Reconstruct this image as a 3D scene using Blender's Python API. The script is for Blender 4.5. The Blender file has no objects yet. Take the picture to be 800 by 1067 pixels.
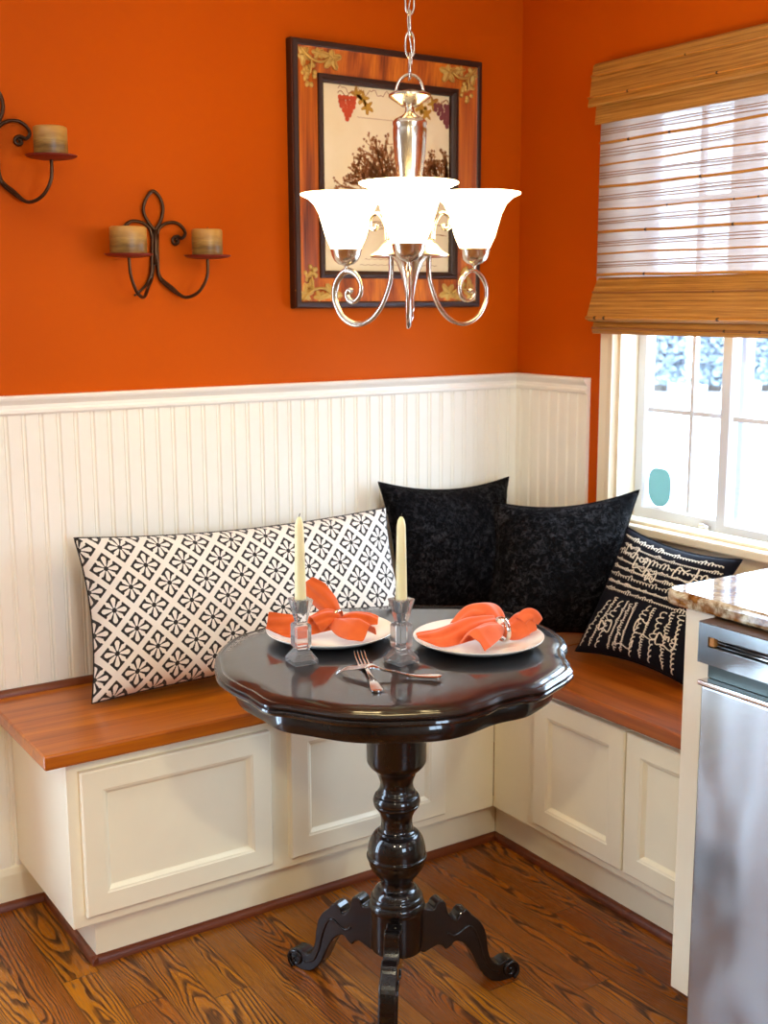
import bpy, math, random
from mathutils import Vector, Matrix, noise
PI = math.pi
random.seed(7)
scene = bpy.context.scene
COL = scene.collection

# ------------------------------------------------------------------ camera
CAM = Vector((-2.2779, -2.7454, 1.4446)); YAW = .5808; PITCH = -.1751; ROLL = -.004; FPX = 1234.8
_fw = Vector((math.sin(YAW)*math.cos(PITCH), math.cos(YAW)*math.cos(PITCH), math.sin(PITCH)))
_r0 = Vector((math.cos(YAW), -math.sin(YAW), 0)); _u0 = _r0.cross(_fw)
_R = _r0*math.cos(ROLL) + _u0*math.sin(ROLL); _U = _u0*math.cos(ROLL) - _r0*math.sin(ROLL)
cd = bpy.data.cameras.new('camera'); cam = bpy.data.objects.new('camera', cd); COL.objects.link(cam)
M = Matrix((( _R.x, _U.x, -_fw.x, CAM.x), (_R.y, _U.y, -_fw.y, CAM.y), (_R.z, _U.z, -_fw.z, CAM.z), (0, 0, 0, 1)))
cam.matrix_world = M
cd.sensor_fit = 'HORIZONTAL'; cd.sensor_width = 36; cd.lens = 36*FPX/800; cd.clip_start = .05; cd.clip_end = 200
cd.dof.use_dof = True; cd.dof.focus_distance = 2.33; cd.dof.aperture_fstop = 7.1
scene.camera = cam

def at(px, py, axis, val):
    """measured photo point -> world point on the plane axis=val"""
    v = _R*((px-400)/FPX) - _U*((py-533.5)/FPX) + _fw
    t = (val - CAM[axis])/v[axis]
    return CAM + v*t

# ------------------------------------------------------------------ helpers
OFF = {}
def empty(name, loc, label=None, cat=None, group=None, kind=None, rz=0):
    o = bpy.data.objects.new(name, None); COL.objects.link(o)
    o.location = loc; o.rotation_euler = (0, 0, rz); o.empty_display_size = .05
    OFF[o.name] = Vector(loc)
    return tag(o, label, cat, group, kind)
def tag(o, label=None, cat=None, group=None, kind=None):
    if label: o['label'] = label
    if cat: o['category'] = cat
    if group: o['group'] = group
    if kind: o['kind'] = kind
    return o

class MB:
    def __init__(s): s.v = []; s.f = []; s.m = []; s.uv = None
    def add(s, vs, fs, mi=0):
        b = len(s.v); s.v += [tuple(p) for p in vs]
        s.f += [tuple(i+b for i in f) for f in fs]; s.m += [mi]*len(fs); return s
    def box(s, x0, x1, y0, y1, z0, z1, mi=0):
        x0, x1 = sorted((x0, x1)); y0, y1 = sorted((y0, y1)); z0, z1 = sorted((z0, z1))
        v = [(x0,y0,z0),(x1,y0,z0),(x1,y1,z0),(x0,y1,z0),(x0,y0,z1),(x1,y0,z1),(x1,y1,z1),(x0,y1,z1)]
        return s.add(v, [(0,3,2,1),(4,5,6,7),(0,1,5,4),(1,2,6,5),(2,3,7,6),(3,0,4,7)], mi)
    def prism(s, poly, fn, h0, h1, mi=0):
        """polygon (a,b) extruded between h0 and h1, mapped by fn(a,b,h)"""
        n = len(poly)
        v = [fn(a, b, h0) for a, b in poly] + [fn(a, b, h1) for a, b in poly]
        f = [tuple(range(n))[::-1], tuple(range(n, 2*n))] + [(i, (i+1) % n, n+(i+1) % n, n+i) for i in range(n)]
        return s.add(v, f, mi)
    def lathe(s, prof, c=(0,0,0), n=32, rfn=None, mi=0, phase=0, cap=True):
        vs = []; fs = []; k = len(prof)
        for i in range(n):
            a = phase + 2*PI*i/n
            for r, z in prof:
                rr = rfn(a, r) if rfn else r
                vs.append((c[0]+rr*math.cos(a), c[1]+rr*math.sin(a), c[2]+z))
        for i in range(n):
            j = (i+1) % n
            for q in range(k-1):
                fs.append((i*k+q, j*k+q, j*k+q+1, i*k+q+1))
        if cap:
            if prof[0][0] > 1e-5: fs.append(tuple(i*k for i in range(n))[::-1])
            if prof[-1][0] > 1e-5: fs.append(tuple(i*k+k-1 for i in range(n)))
        return s.add(vs, fs, mi)
    def tube(s, pts, rad, n=8, closed=False, mi=0, flat=None):
        pts = [Vector(p) for p in pts]; L = len(pts)
        R = rad if isinstance(rad, (list, tuple)) else [rad]*L
        tang = []
        for i in range(L):
            if closed: t = pts[(i+1) % L]-pts[i-1]
            else: t = pts[min(i+1, L-1)]-pts[max(i-1, 0)]
            tang.append(t.normalized() if t.length > 1e-9 else Vector((0,0,1)))
        ref = Vector((0,0,1)) if abs(tang[0].z) < .9 else Vector((1,0,0))
        nrm = (ref - tang[0]*ref.dot(tang[0])).normalized()
        vs = []; fs = []
        for i in range(L):
            nrm = (nrm - tang[i]*nrm.dot(tang[i]))
            nrm = nrm.normalized() if nrm.length > 1e-6 else tang[i].orthogonal().normalized()
            b = tang[i].cross(nrm)
            for q in range(n):
                a = 2*PI*q/n
                w1, w2 = (flat if flat else (1, 1))
                vs.append(pts[i] + nrm*(math.cos(a)*R[i]*w1) + b*(math.sin(a)*R[i]*w2))
        for i in range(L if closed else L-1):
            j = (i+1) % L
            for q in range(n):
                p = (q+1) % n
                fs.append((i*n+q, i*n+p, j*n+p, j*n+q))
        if not closed:
            fs.append(tuple(range(n))[::-1]); fs.append(tuple((L-1)*n+q for q in range(n)))
        return s.add(vs, fs, mi)
    def ball(s, c, r, nu=12, nv=8, sc=(1,1,1), mi=0):
        prof = [(r*math.sin(PI*i/nv), -r*math.cos(PI*i/nv)) for i in range(nv+1)]
        b = len(s.v); s.lathe(prof, (0,0,0), nu, mi=mi, cap=False)
        for i in range(b, len(s.v)):
            x, y, z = s.v[i]; s.v[i] = (c[0]+x*sc[0], c[1]+y*sc[1], c[2]+z*sc[2])
        return s
    def rings(s, u0, u1, v0, v1, rr, fn, fill_last=True, fill_first=False, mi=0):
        """concentric rectangles: rr = [(inset, height)], fn(u, v, h) -> xyz"""
        vs = []; fs = []
        for ins, h in rr:
            for a, b in ((u0+ins, v0+ins), (u1-ins, v0+ins), (u1-ins, v1-ins), (u0+ins, v1-ins)): vs.append(fn(a, b, h))
        for i in range(len(rr)-1):
            for q in range(4):
                p = (q+1) % 4; fs.append((i*4+q, i*4+p, i*4+4+p, i*4+4+q))
        k = len(rr)
        if fill_last: fs.append((k*4-4, k*4-3, k*4-2, k*4-1))
        if fill_first: fs.append((3, 2, 1, 0))
        return s.add(vs, fs, mi)
    def grid(s, fn, nu, nv, mi=0):
        vs = [fn(i/nu, j/nv) for j in range(nv+1) for i in range(nu+1)]
        fs = [(j*(nu+1)+i, j*(nu+1)+i+1, (j+1)*(nu+1)+i+1, (j+1)*(nu+1)+i) for j in range(nv) for i in range(nu)]
        return s.add(vs, fs, mi)
    def build(s, name, mats, parent=None, smooth=False, bevel=0, sub=0, solid=0, seg=2, fix=True, weld=False):
        if not isinstance(mats, (list, tuple)): mats = [mats]
        vs = [Vector(p) for p in s.v]
        if parent is not None: off = OFF[parent.name]
        else:
            off = Vector(((min(p.x for p in vs)+max(p.x for p in vs))/2, (min(p.y for p in vs)+max(p.y for p in vs))/2, min(p.z for p in vs)))
        me = bpy.data.meshes.new(name); me.from_pydata([p-off for p in vs], [], s.f)
        for m in mats: me.materials.append(m)
        me.polygons.foreach_set('material_index', s.m)
        if s.uv:
            l = me.uv_layers.new(name='UVMap')
            for lp in me.loops: l.data[lp.index].uv = s.uv[lp.vertex_index]
        me.update()
        if fix:
            import bmesh
            bm = bmesh.new(); bm.from_mesh(me)
            if weld: bmesh.ops.remove_doubles(bm, verts=bm.verts, dist=1e-5)
            bmesh.ops.recalc_face_normals(bm, faces=bm.faces); bm.to_mesh(me); bm.free()
        o = bpy.data.objects.new(name, me); COL.objects.link(o)
        if parent is not None: o.parent = parent; OFF[o.name] = OFF[parent.name]
        else: o.location = off; OFF[o.name] = off
        if smooth: me.polygons.foreach_set('use_smooth', [True]*len(me.polygons))
        if solid:
            m = o.modifiers.new('thickness', 'SOLIDIFY'); m.thickness = solid; m.offset = 0
        if bevel:
            m = o.modifiers.new('bevel', 'BEVEL'); m.width = bevel; m.segments = seg; m.limit_method = 'ANGLE'; m.angle_limit = math.radians(40)
            if smooth or seg > 1: m.harden_normals = False
        if sub:
            m = o.modifiers.new('subsurf', 'SUBSURF'); m.levels = sub; m.render_levels = sub
        if smooth == 'auto':
            m = o.modifiers.new('edge', 'EDGE_SPLIT'); m.split_angle = math.radians(38)
        return o

def dup(root, loc, rz=0, label=None):
    r = root.copy(); COL.objects.link(r); r.location = loc; r.rotation_euler = (0, 0, rz)
    if label: r['label'] = label
    OFF[r.name] = Vector(loc)
    for ch in list(root.children):
        c = ch.copy(); COL.objects.link(c); c.parent = r
        for g in list(ch.children):
            d = g.copy(); COL.objects.link(d); d.parent = c
    return r

def spline(pts, n=8, closed=False):
    P = [Vector(p) for p in pts]; L = len(P); out = []
    rng = range(L) if closed else range(L-1)
    for i in rng:
        if closed: a, b, c, d = P[i-1], P[i], P[(i+1) % L], P[(i+2) % L]
        else: a, b, c, d = P[max(i-1, 0)], P[i], P[i+1], P[min(i+2, L-1)]
        for k in range(n):
            t = k/n
            out.append(.5*((2*b) + (c-a)*t + (2*a-5*b+4*c-d)*t*t + (3*b-a-3*c+d)*t**3))
    if not closed: out.append(P[-1].copy())
    return out
def lerp_list(vals, m):
    L = len(vals)
    return [vals[min(int(i/(m-1)*(L-1)), L-2)]*(1-(i/(m-1)*(L-1)-min(int(i/(m-1)*(L-1)), L-2))) + vals[min(int(i/(m-1)*(L-1)), L-2)+1]*(i/(m-1)*(L-1)-min(int(i/(m-1)*(L-1)), L-2)) for i in range(m)]

# ------------------------------------------------------------------ materials
def srgb(r, g, b):
    f = lambda c: (c/255/12.92 if c/255 <= .04045 else ((c/255+.055)/1.055)**2.4)
    return (f(r), f(g), f(b), 1)
class NT:
    def __init__(s, name):
        s.m = bpy.data.materials.new(name); s.m.use_nodes = True; s.t = s.m.node_tree; s.t.nodes.clear()
        s.out = s.n('ShaderNodeOutputMaterial')
    def n(s, typ, **kw):
        x = s.t.nodes.new(typ)
        for k, v in kw.items(): setattr(x, k, v)
        return x
    def link(s, a, b): s.t.links.new(a, b)
    def put(s, sock, v):
        if hasattr(v, 'links') or isinstance(v, bpy.types.NodeSocket): s.link(v, sock)
        else: sock.default_value = v
    def math(s, op, a, b=0., c=0., clamp=False):
        x = s.n('ShaderNodeMath', operation=op); x.use_clamp = clamp
        s.put(x.inputs[0], a); s.put(x.inputs[1], b); s.put(x.inputs[2], c); return x.outputs[0]
    def coord(s, which='Object'): return s.n('ShaderNodeTexCoord').outputs[which]
    def pos(s): return s.n('ShaderNodeNewGeometry').outputs['Position']
    def sep(s, v):
        x = s.n('ShaderNodeSeparateXYZ'); s.link(v, x.inputs[0]); return x.outputs
    def comb(s, a, b, c):
        x = s.n('ShaderNodeCombineXYZ'); s.put(x.inputs[0], a); s.put(x.inputs[1], b); s.put(x.inputs[2], c); return x.outputs[0]
    def scale(s, v, sc, loc=(0,0,0), rot=(0,0,0)):
        x = s.n('ShaderNodeMapping'); s.link(v, x.inputs[0]); x.inputs['Scale'].default_value = sc; x.inputs['Location'].default_value = loc; x.inputs['Rotation'].default_value = rot
        return x.outputs[0]
    def noise(s, v, sc=5, det=3, rough=.5, dist=0):
        x = s.n('ShaderNodeTexNoise'); s.link(v, x.inputs['Vector']); x.inputs['Scale'].default_value = sc; x.inputs['Detail'].default_value = det
        x.inputs['Roughness'].default_value = rough; x.inputs['Distortion'].default_value = dist; return x.outputs[0]
    def vor(s, v, sc=5, feature='F1', out='Distance'):
        x = s.n('ShaderNodeTexVoronoi', feature=feature); s.link(v, x.inputs['Vector']); x.inputs['Scale'].default_value = sc; return x.outputs[out]
    def ramp(s, f, stops, interp='LINEAR'):
        x = s.n('ShaderNodeValToRGB'); s.put(x.inputs[0], f); e = x.color_ramp.elements; x.color_ramp.interpolation = interp
        while len(e) < len(stops): e.new(.5)
        for q, (p, c) in zip(e, stops): q.position = p; q.color = c if len(c) == 4 else (*c, 1)
        return x.outputs[0]
    def mix(s, f, a, b, mode='MIX'):
        x = s.n('ShaderNodeMix', data_type='RGBA', blend_type=mode); s.put(x.inputs[0], f); s.put(x.inputs[6], a); s.put(x.inputs[7], b); return x.outputs[2]
    def bump(s, h, strength=.3, dist=.002):
        x = s.n('ShaderNodeBump'); s.put(x.inputs['Height'], h); x.inputs['Strength'].default_value = strength; x.inputs['Distance'].default_value = dist; return x.outputs[0]
    def bsdf(s, col, rough=.5, metal=0, normal=None, **kw):
        x = s.n('ShaderNodeBsdfPrincipled'); s.put(x.inputs['Base Color'], col); s.put(x.inputs['Roughness'], rough); s.put(x.inputs['Metallic'], metal)
        if normal is not None: s.link(normal, x.inputs['Normal'])
        for k, v in kw.items(): s.put(x.inputs[k.replace('_', ' ')], v)
        s.link(x.outputs[0], s.out.inputs[0]); return x
def plain(name, col, rough=.5, metal=0, bumpn=None, var=None, **kw):
    t = NT(name); nm = None
    if bumpn: nm = t.bump(t.noise(t.coord(), bumpn[0], 3), bumpn[1], bumpn[2])
    v = t.noise(t.coord(), 14, 3); V_ = .012 if 'paint' in name or 'sash' in name or 'china' in name else .06
    c2 = tuple(min(1, q*(1+V_)) for q in col[:3])+(1,); c1 = tuple(q*(1-V_) for q in col[:3])+(1,)
    t.bsdf(t.ramp(v, [(.3, c1), (.7, c2)]), rough, metal, nm, **kw); return t.m

# painted wall, orange peel texture
t = NT('orange_wall_paint'); p = t.pos()
c = t.ramp(t.noise(p, 1.6, 3), [(.3, (.50, .076, .001)), (.7, (.55, .087, .0012))])
t.bsdf(c, t.math('MULTIPLY_ADD', t.noise(p, 6, 2), .12, .42), 0, t.bump(t.noise(p, 150, 2), .12, .002), Specular_IOR_Level=.05); WALL = t.m
CEIL = plain('ceiling_paint', srgb(238, 232, 220), .9); SIDE = plain('tan_far_wall_paint', srgb(150, 124, 96), .9)
WHITE = plain('cream_cabinet_paint', srgb(246, 238, 212), .34, bumpn=(60, .03, .001))
WAINS = plain('white_beadboard_paint', srgb(246, 241, 228), .42)
CASE = plain('window_cream_paint', srgb(238, 226, 200), .4); RAILP = plain('chair_rail_paint', srgb(246, 241, 230), .38)
VINYL = plain('vinyl_sash', srgb(214, 218, 226), .4)

# floor: oak strips along y
def wood_planks():
    t = NT('oak_strip_floor'); p = t.pos(); x, y, z = t.sep(p)
    W = .083
    px = t.math('DIVIDE', x, W); pid = t.math('FLOOR', px); fx = t.math('FRACT', px)
    wn = t.n('ShaderNodeTexWhiteNoise', noise_dimensions='1D'); t.link(pid, wn.inputs['W']); r1 = wn.outputs['Value']
    yy = t.math('ADD', y, t.math('MULTIPLY', r1, 3.7))
    yb = t.math('DIVIDE', yy, 1.15); yid = t.math('FLOOR', yb); fy = t.math('FRACT', yb)
    wn2 = t.n('ShaderNodeTexWhiteNoise', noise_dimensions='2D'); t.link(t.comb(pid, yid, 0), wn2.inputs['Vector']); r2 = wn2.outputs['Value']
    # cathedral grain: nested parabolas along the board, a different run for every board
    wn3 = t.n('ShaderNodeTexWhiteNoise', noise_dimensions='3D'); t.link(t.comb(pid, yid, 5.3), wn3.inputs['Vector']); r3 = wn3.outputs['Value']
    wn4 = t.n('ShaderNodeTexWhiteNoise', noise_dimensions='3D'); t.link(t.comb(yid, pid, 9.1), wn4.inputs['Vector']); r4 = wn4.outputs['Value']
    lx = t.math('SUBTRACT', fx, t.math('MULTIPLY_ADD', r3, 1.3, -.15))
    lx2 = t.math('MULTIPLY', t.math('MULTIPLY', lx, lx), t.math('MULTIPLY_ADD', r4, 6., 2.2))
    sg = t.math('SIGN', t.math('SUBTRACT', r4, .5))
    nz = t.noise(t.comb(t.math('MULTIPLY_ADD', x, 15, t.math('MULTIPLY', r2, 40)), t.math('MULTIPLY_ADD', yy, 3.4, t.math('MULTIPLY', r3, 23)), r2), 1.0, 2.5, .5, .3)
    val = t.math('ADD', t.math('ADD', lx2, t.math('MULTIPLY', t.math('MULTIPLY', sg, yy), t.math('MULTIPLY_ADD', r2, 2.2, 1.2))), t.math('MULTIPLY', nz, 2.2))
    cont = t.math('FRACT', t.math('MULTIPLY', val, t.math('MULTIPLY_ADD', r3, 1.6, 2.1)))
    line = t.ramp(cont, [(0, (1,1,1)), (.22, (.75,.75,.75)), (.42, (.15,.15,.15)), (.6, (0,0,0)), (.86, (.08,.08,.08)), (1, (1,1,1))])
    pores = t.noise(t.comb(t.math('MULTIPLY', x, 330), t.math('MULTIPLY', yy, 9), r2), 1, 2, .6)
    pr = t.ramp(pores, [(.42, (0,0,0)), (.72, (1,1,1))])
    fine = t.noise(t.comb(t.math('MULTIPLY', x, 60), t.math('MULTIPLY', yy, 2.2), r2), 1, 3, .6)
    base = t.ramp(r2, [(0, srgb(170, 92, 18)), (.3, srgb(198, 122, 26)), (.55, srgb(156, 78, 16)), (.8, srgb(206, 132, 34)), (1, srgb(140, 62, 14))])
    base = t.mix(t.math('MULTIPLY', fine, .5), base, srgb(112, 46, 12))
    dark = srgb(48, 18, 5)
    g = t.math('MULTIPLY', t.math('ADD', t.math('MULTIPLY', line, .86), t.math('MULTIPLY', pr, .40)), .95, clamp=True)
    col = t.mix(g, base, dark)
    ex = t.math('MINIMUM', fx, t.math('SUBTRACT', 1, fx)); ey = t.math('MULTIPLY', t.math('MINIMUM', fy, t.math('SUBTRACT', 1, fy)), 13)
    e = t.math('MINIMUM', ex, ey)
    seam = t.ramp(e, [(0, (1,1,1)), (.026, (0,0,0))])
    col = t.mix(t.math('MULTIPLY', seam, .85), col, srgb(36, 16, 6))
    h = t.math('SUBTRACT', t.math('MULTIPLY', g, -.25), seam)
    t.bsdf(col, t.math('MULTIPLY_ADD', g, .18, .24), 0, t.bump(h, .25, .0012), Coat_Weight=.15, Coat_Roughness=.2, Specular_IOR_Level=.3); return t.m
FLOOR = wood_planks()

def wood(name, c1, c2, c3, axis=0, rough=.25, coat=.4, sc=1.0):
    t = NT(name); p = t.pos(); s = [28*sc]*3; s[axis] = 1.6*sc
    v = t.scale(p, s); n1 = t.noise(v, 1, 3, .55, .4)
    s2 = [190*sc]*3; s2[axis] = 6*sc
    n2 = t.noise(t.scale(p, s2), 1, 2, .5)
    f = t.math('ADD', t.math('MULTIPLY', n1, .75), t.math('MULTIPLY', n2, .25))
    t.bsdf(t.ramp(f, [(.3, c3), (.48, c2), (.68, c1)]), rough, 0, t.bump(n2, .08, .001), Coat_Weight=coat, Coat_Roughness=.15 if coat < .8 else .06, Specular_IOR_Level=.5 if coat < .8 else .12); return t.m
SEATX = wood('cherry_seat_wood', srgb(196, 112, 14), srgb(170, 86, 8), srgb(122, 52, 4), 0, .3, .15)
SEATY = wood('cherry_seat_wood_right', srgb(178, 94, 20), srgb(150, 72, 13), srgb(108, 44, 7), 1, .3, .2)
SHOEX = wood('stained_shoe_moulding', srgb(124, 62, 26), srgb(104, 46, 20), srgb(78, 32, 14), 0, .35, .1)
ESP = wood('espresso_wood', srgb(20, 10, 8), srgb(13, 7, 6), srgb(8, 5, 4), 0, .38, .9)
FRAMEW = wood('burnished_frame_wood', srgb(226, 128, 26), srgb(178, 84, 12), srgb(92, 36, 6), 2, .45, .05)
FRAMED = plain('dark_frame_edge', srgb(50, 24, 10), .5)
BRZ = plain('aged_bronze', srgb(206, 166, 84), .45, .5, bumpn=(220, .4, .002))
IRON = plain('brown_wrought_iron', srgb(70, 46, 28), .35, .7, bumpn=(180, .2, .001))
RUST = plain('rust_red_pan', srgb(120, 34, 18), .5, .3)
t = NT('brushed_nickel'); p = t.coord()
t.bsdf(t.ramp(t.noise(p, 40, 2), [(.3, srgb(196, 184, 164)), (.7, srgb(214, 204, 186))]), .24, 1.0); NICK = t.m
t = NT('frosted_glass_shade_lit')
em = t.n('ShaderNodeEmission'); em.inputs[0].default_value = (1, .77, .37, 1); em.inputs[1].default_value = 20
t.link(em.outputs[0], t.out.inputs[0]); SHADE = t.m
# pillar candle: mottled wax
t = NT('mottled_pillar_wax'); p = t.coord(); x, y, z = t.sep(p)
band = t.noise(t.scale(p, (9, 9, 60)), 1, 4, .65)
c = t.ramp(band, [(.3, srgb(92, 64, 26)), (.5, srgb(140, 104, 46)), (.72, srgb(196, 160, 84))])
c = t.mix(t.ramp(z, [(.035, (0,0,0)), (.062, (1,1,1))]), c, srgb(190, 140, 66))
t.bsdf(c, .38, 0, t.bump(band, .3, .003), Subsurface_Weight=.1, Subsurface_Radius=(.01,.005,.002)); WAX = t.m
TAPER = plain('ivory_taper_wax', srgb(238, 228, 176), .4, Subsurface_Weight=.2, Subsurface_Radius=(.008,.006,.003))
WICK = plain('wick', srgb(60, 52, 44), .9)
t = NT('crystal'); g1 = t.n('ShaderNodeBsdfGlass'); g1.inputs['IOR'].default_value = 1.5; g1.inputs['Roughness'].default_value = 0
g2 = t.n('ShaderNodeBsdfDiffuse'); g2.inputs[0].default_value = (.9, .92, .93, 1)
m1 = t.n('ShaderNodeMixShader'); m1.inputs[0].default_value = .16; t.link(g1.outputs[0], m1.inputs[1]); t.link(g2.outputs[0], m1.inputs[2]); t.link(m1.outputs[0], t.out.inputs[0]); CRYS = t.m
CERAM = plain('white_china', srgb(242, 238, 228), .12, Coat_Weight=.3)
def cloth(name, a, b):
    t = NT(name); p = t.coord(); n = t.noise(p, 30, 3); w = t.noise(p, 900, 1)
    t.bsdf(t.ramp(n, [(.3, a), (.7, b)]), .85, 0, t.bump(w, .25, .0006), Sheen_Weight=.25); return t.m
NAP1 = cloth('orange_linen', srgb(202, 80, 5), srgb(214, 92, 10))
NAP2 = cloth('coral_linen', srgb(216, 88, 34), srgb(228, 104, 48))
t = NT('polished_steel'); t.bsdf(t.ramp(t.noise(t.coord(), 60, 2), [(.3, srgb(214, 208, 200)), (.7, srgb(228, 224, 218))]), .1, 1.0); STEEL = t.m
# stainless appliance front, brushed vertically
t = NT('stainless_front'); p = t.pos()
b = t.noise(t.scale(p, (500, 500, 4)), 1, 2)
sm = t.noise(t.scale(p, (2.2, 3.0, 2.0)), 1, 2)
t.bsdf(t.ramp(b, [(.3, srgb(186, 192, 192)), (.7, srgb(192, 197, 197))]), t.math('MULTIPLY_ADD', sm, .16, .16), 1.0, t.bump(sm, .9, .03), Anisotropic=.2); STAIN = t.m
DARK = plain('dark_plastic', srgb(40, 44, 46), .4)
TEAL = plain('grey_green_plastic', srgb(84, 100, 98), .35, .3)
AMBER = plain('amber_plug', srgb(176, 120, 56), .5)
# granite
t = NT('speckled_granite'); p = t.pos()
a1 = t.noise(p, 34, 5, .7, .6); a2 = t.vor(p, 110); a3 = t.noise(p, 9, 3, .6, 1.2)
c = t.ramp(a1, [(.28, srgb(70, 58, 44)), (.42, srgb(150, 128, 92)), (.55, srgb(206, 196, 166)), (.72, srgb(226, 220, 202))])
c = t.mix(t.ramp(a3, [(.48, (0,0,0)), (.62, (1,1,1))]), c, srgb(168, 112, 52), 'MULTIPLY')
c = t.mix(t.ramp(a2, [(.0, (.55,.55,.55)), (.25, (0,0,0))]), c, srgb(92, 78, 60))
t.bsdf(c, .08, 0, None, Coat_Weight=.5, Coat_Roughness=.03); GRAN = t.m
# bamboo
def bamboo(name, alpha=None):
    t = NT(name); p = t.pos()
    n1 = t.noise(t.scale(p, (1, 1.1, 190)), 1, 3, .6); n2 = t.noise(t.scale(p, (1, 9, 420)), 1, 2, .6)
    f = t.math('ADD', t.math('MULTIPLY', n1, .6), t.math('MULTIPLY', n2, .4))
    c = t.ramp(f, [(.30, srgb(112, 66, 18)), (.46, srgb(172, 116, 44)), (.58, srgb(196, 138, 58)), (.74, srgb(224, 174, 92))])
    d = t.n('ShaderNodeBsdfPrincipled'); t.link(c, d.inputs['Base Color']); d.inputs['Roughness'].default_value = .5
    t.link(t.bump(f, .5, .002), d.inputs['Normal'])
    tr = t.n('ShaderNodeBsdfTranslucent'); t.link(c, tr.inputs[0])
    mx = t.n('ShaderNodeMixShader'); mx.inputs[0].default_value = .12 if alpha is None else .17
    t.link(d.outputs[0], mx.inputs[1]); t.link(tr.outputs[0], mx.inputs[2])
    if alpha is None: t.link(mx.outputs[0], t.out.inputs[0])
    else:
        tp = t.n('ShaderNodeBsdfTransparent'); m2 = t.n('ShaderNodeMixShader')
        th = t.noise(t.scale(p, (1, 3, 260)), 1, 2, .6)
        t.link(t.ramp(th, [(.36, (alpha-.05,)*3), (.62, (alpha+.025,)*3)]), m2.inputs[0])
        wh = t.mix(.75, c, srgb(172, 166, 164)); t.link(wh, tr.inputs[0]); t.link(wh, d.inputs['Base Color'])
        t.link(tp.outputs[0], m2.inputs[1]); t.link(mx.outputs[0], m2.inputs[2]); t.link(m2.outputs[0], t.out.inputs[0])
    return t.m
BAMB = bamboo('woven_bamboo'); BSHEER = bamboo('sheer_bamboo_weave', .965)
REED = plain('bamboo_reed', srgb(196, 130, 44), .4); REEDD = plain('dark_bamboo_reed', srgb(150, 94, 40), .5); KNOT = plain('bamboo_knot', srgb(70, 40, 14), .5)
# clear pane
t = NT('window_glass'); tp = t.n('ShaderNodeBsdfTransparent'); gl = t.n('ShaderNodeBsdfGlossy'); gl.inputs['Roughness'].default_value = .02
mx = t.n('ShaderNodeMixShader'); mx.inputs[0].default_value = .06; t.link(tp.outputs[0], mx.inputs[1]); t.link(gl.outputs[0], mx.inputs[2]); t.link(mx.outputs[0], t.out.inputs[0]); GLASS = t.m
t = NT('teal_decal'); d = t.n('ShaderNodeBsdfPrincipled'); d.inputs['Base Color'].default_value = (.3, .45, .46, 1); d.inputs['Roughness'].default_value = .7
tr = t.n('ShaderNodeBsdfTranslucent'); tr.inputs[0].default_value = (.19, .262, .235, 1)
m1 = t.n('ShaderNodeMixShader'); m1.inputs[0].default_value = .8; t.link(d.outputs[0], m1.inputs[1]); t.link(tr.outputs[0], m1.inputs[2]); t.link(m1.outputs[0], t.out.inputs[0]); DECAL = t.m
# pillow fabrics
def daisy():
    t = NT('daisy_lattice_fabric'); u, v, _ = t.sep(t.coord('UV'))
    N = 1/.071
    a = t.math('MULTIPLY', t.math('ADD', t.math('MULTIPLY', u, 1.10), v), N*.7071); b = t.math('MULTIPLY', t.math('SUBTRACT', t.math('MULTIPLY', u, 1.10), v), N*.7071)
    a = t.math('SUBTRACT', t.math('FRACT', a), .5); b = t.math('SUBTRACT', t.math('FRACT', b), .5)
    # diamond cell with a stepped edge
    mx = t.math('MAXIMUM', t.math('ABSOLUTE', a), t.math('ABSOLUTE', b)); mn = t.math('MINIMUM', t.math('ABSOLUTE', a), t.math('ABSOLUTE', b))
    cell = t.math('LESS_THAN', mx, .40)
    r = t.math('SQRT', t.math('ADD', t.math('MULTIPLY', a, a), t.math('MULTIPLY', b, b)))
    th = t.math('ARCTAN2', b, a)
    cs = t.math('ABSOLUTE', t.math('COSINE', t.math('MULTIPLY_ADD', th, 4, 0)))
    rmax = t.math('MULTIPLY_ADD', t.math('ABSOLUTE', t.math('SINE', t.math('MULTIPLY', th, 2))), .10, t.math('MULTIPLY_ADD', t.math('POWER', cs, .5), .25, .08))
    petal = t.math('MULTIPLY', t.math('LESS_THAN', r, rmax), t.math('GREATER_THAN', r, .085))
    petal = t.math('MULTIPLY', petal, t.math('GREATER_THAN', cs, .52))
    edge = t.math('MULTIPLY', t.math('GREATER_THAN', mx, .33), t.math('LESS_THAN', mn, .045))
    w = t.math('MAXIMUM', petal, edge)
    black = t.math('MULTIPLY', cell, t.math('SUBTRACT', 1, w))
    n = t.noise(t.coord('UV'), 700, 1)
    col = t.mix(black, srgb(238, 233, 224), srgb(26, 22, 22))
    t.bsdf(col, .8, 0, t.bump(n, .2, .0008), Sheen_Weight=.15); return t.m
DAISY = daisy()
BLACKC = plain('black_backing_cloth', srgb(24, 21, 22), .85)
t = NT('crushed_black_velvet'); p = t.coord()
n1 = t.noise(p, 75, 5, .75, .6); n2 = t.noise(p, 15, 3, .6, 1.)
f = t.math('MULTIPLY', t.ramp(n1, [(.46, (0,0,0)), (.72, (1,1,1))]), t.ramp(n2, [(.35, (.15,)*3), (.7, (1,)*3)]))
t.bsdf(t.mix(f, (.0012, .0010, .0014, 1), (.016, .012, .015, 1)), t.math('MULTIPLY_ADD', f, -.34, .78), 0, t.bump(n1, .8, .008), Specular_IOR_Level=t.math('MULTIPLY_ADD', f, .55, .06)); VELV = t.m
NAVY = plain('ink_black_cotton', (.0045, .0042, .0075, 1), .8, Specular_IOR_Level=.12)
INK = plain('cream_script_print', srgb(214, 204, 184), .8)
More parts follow.
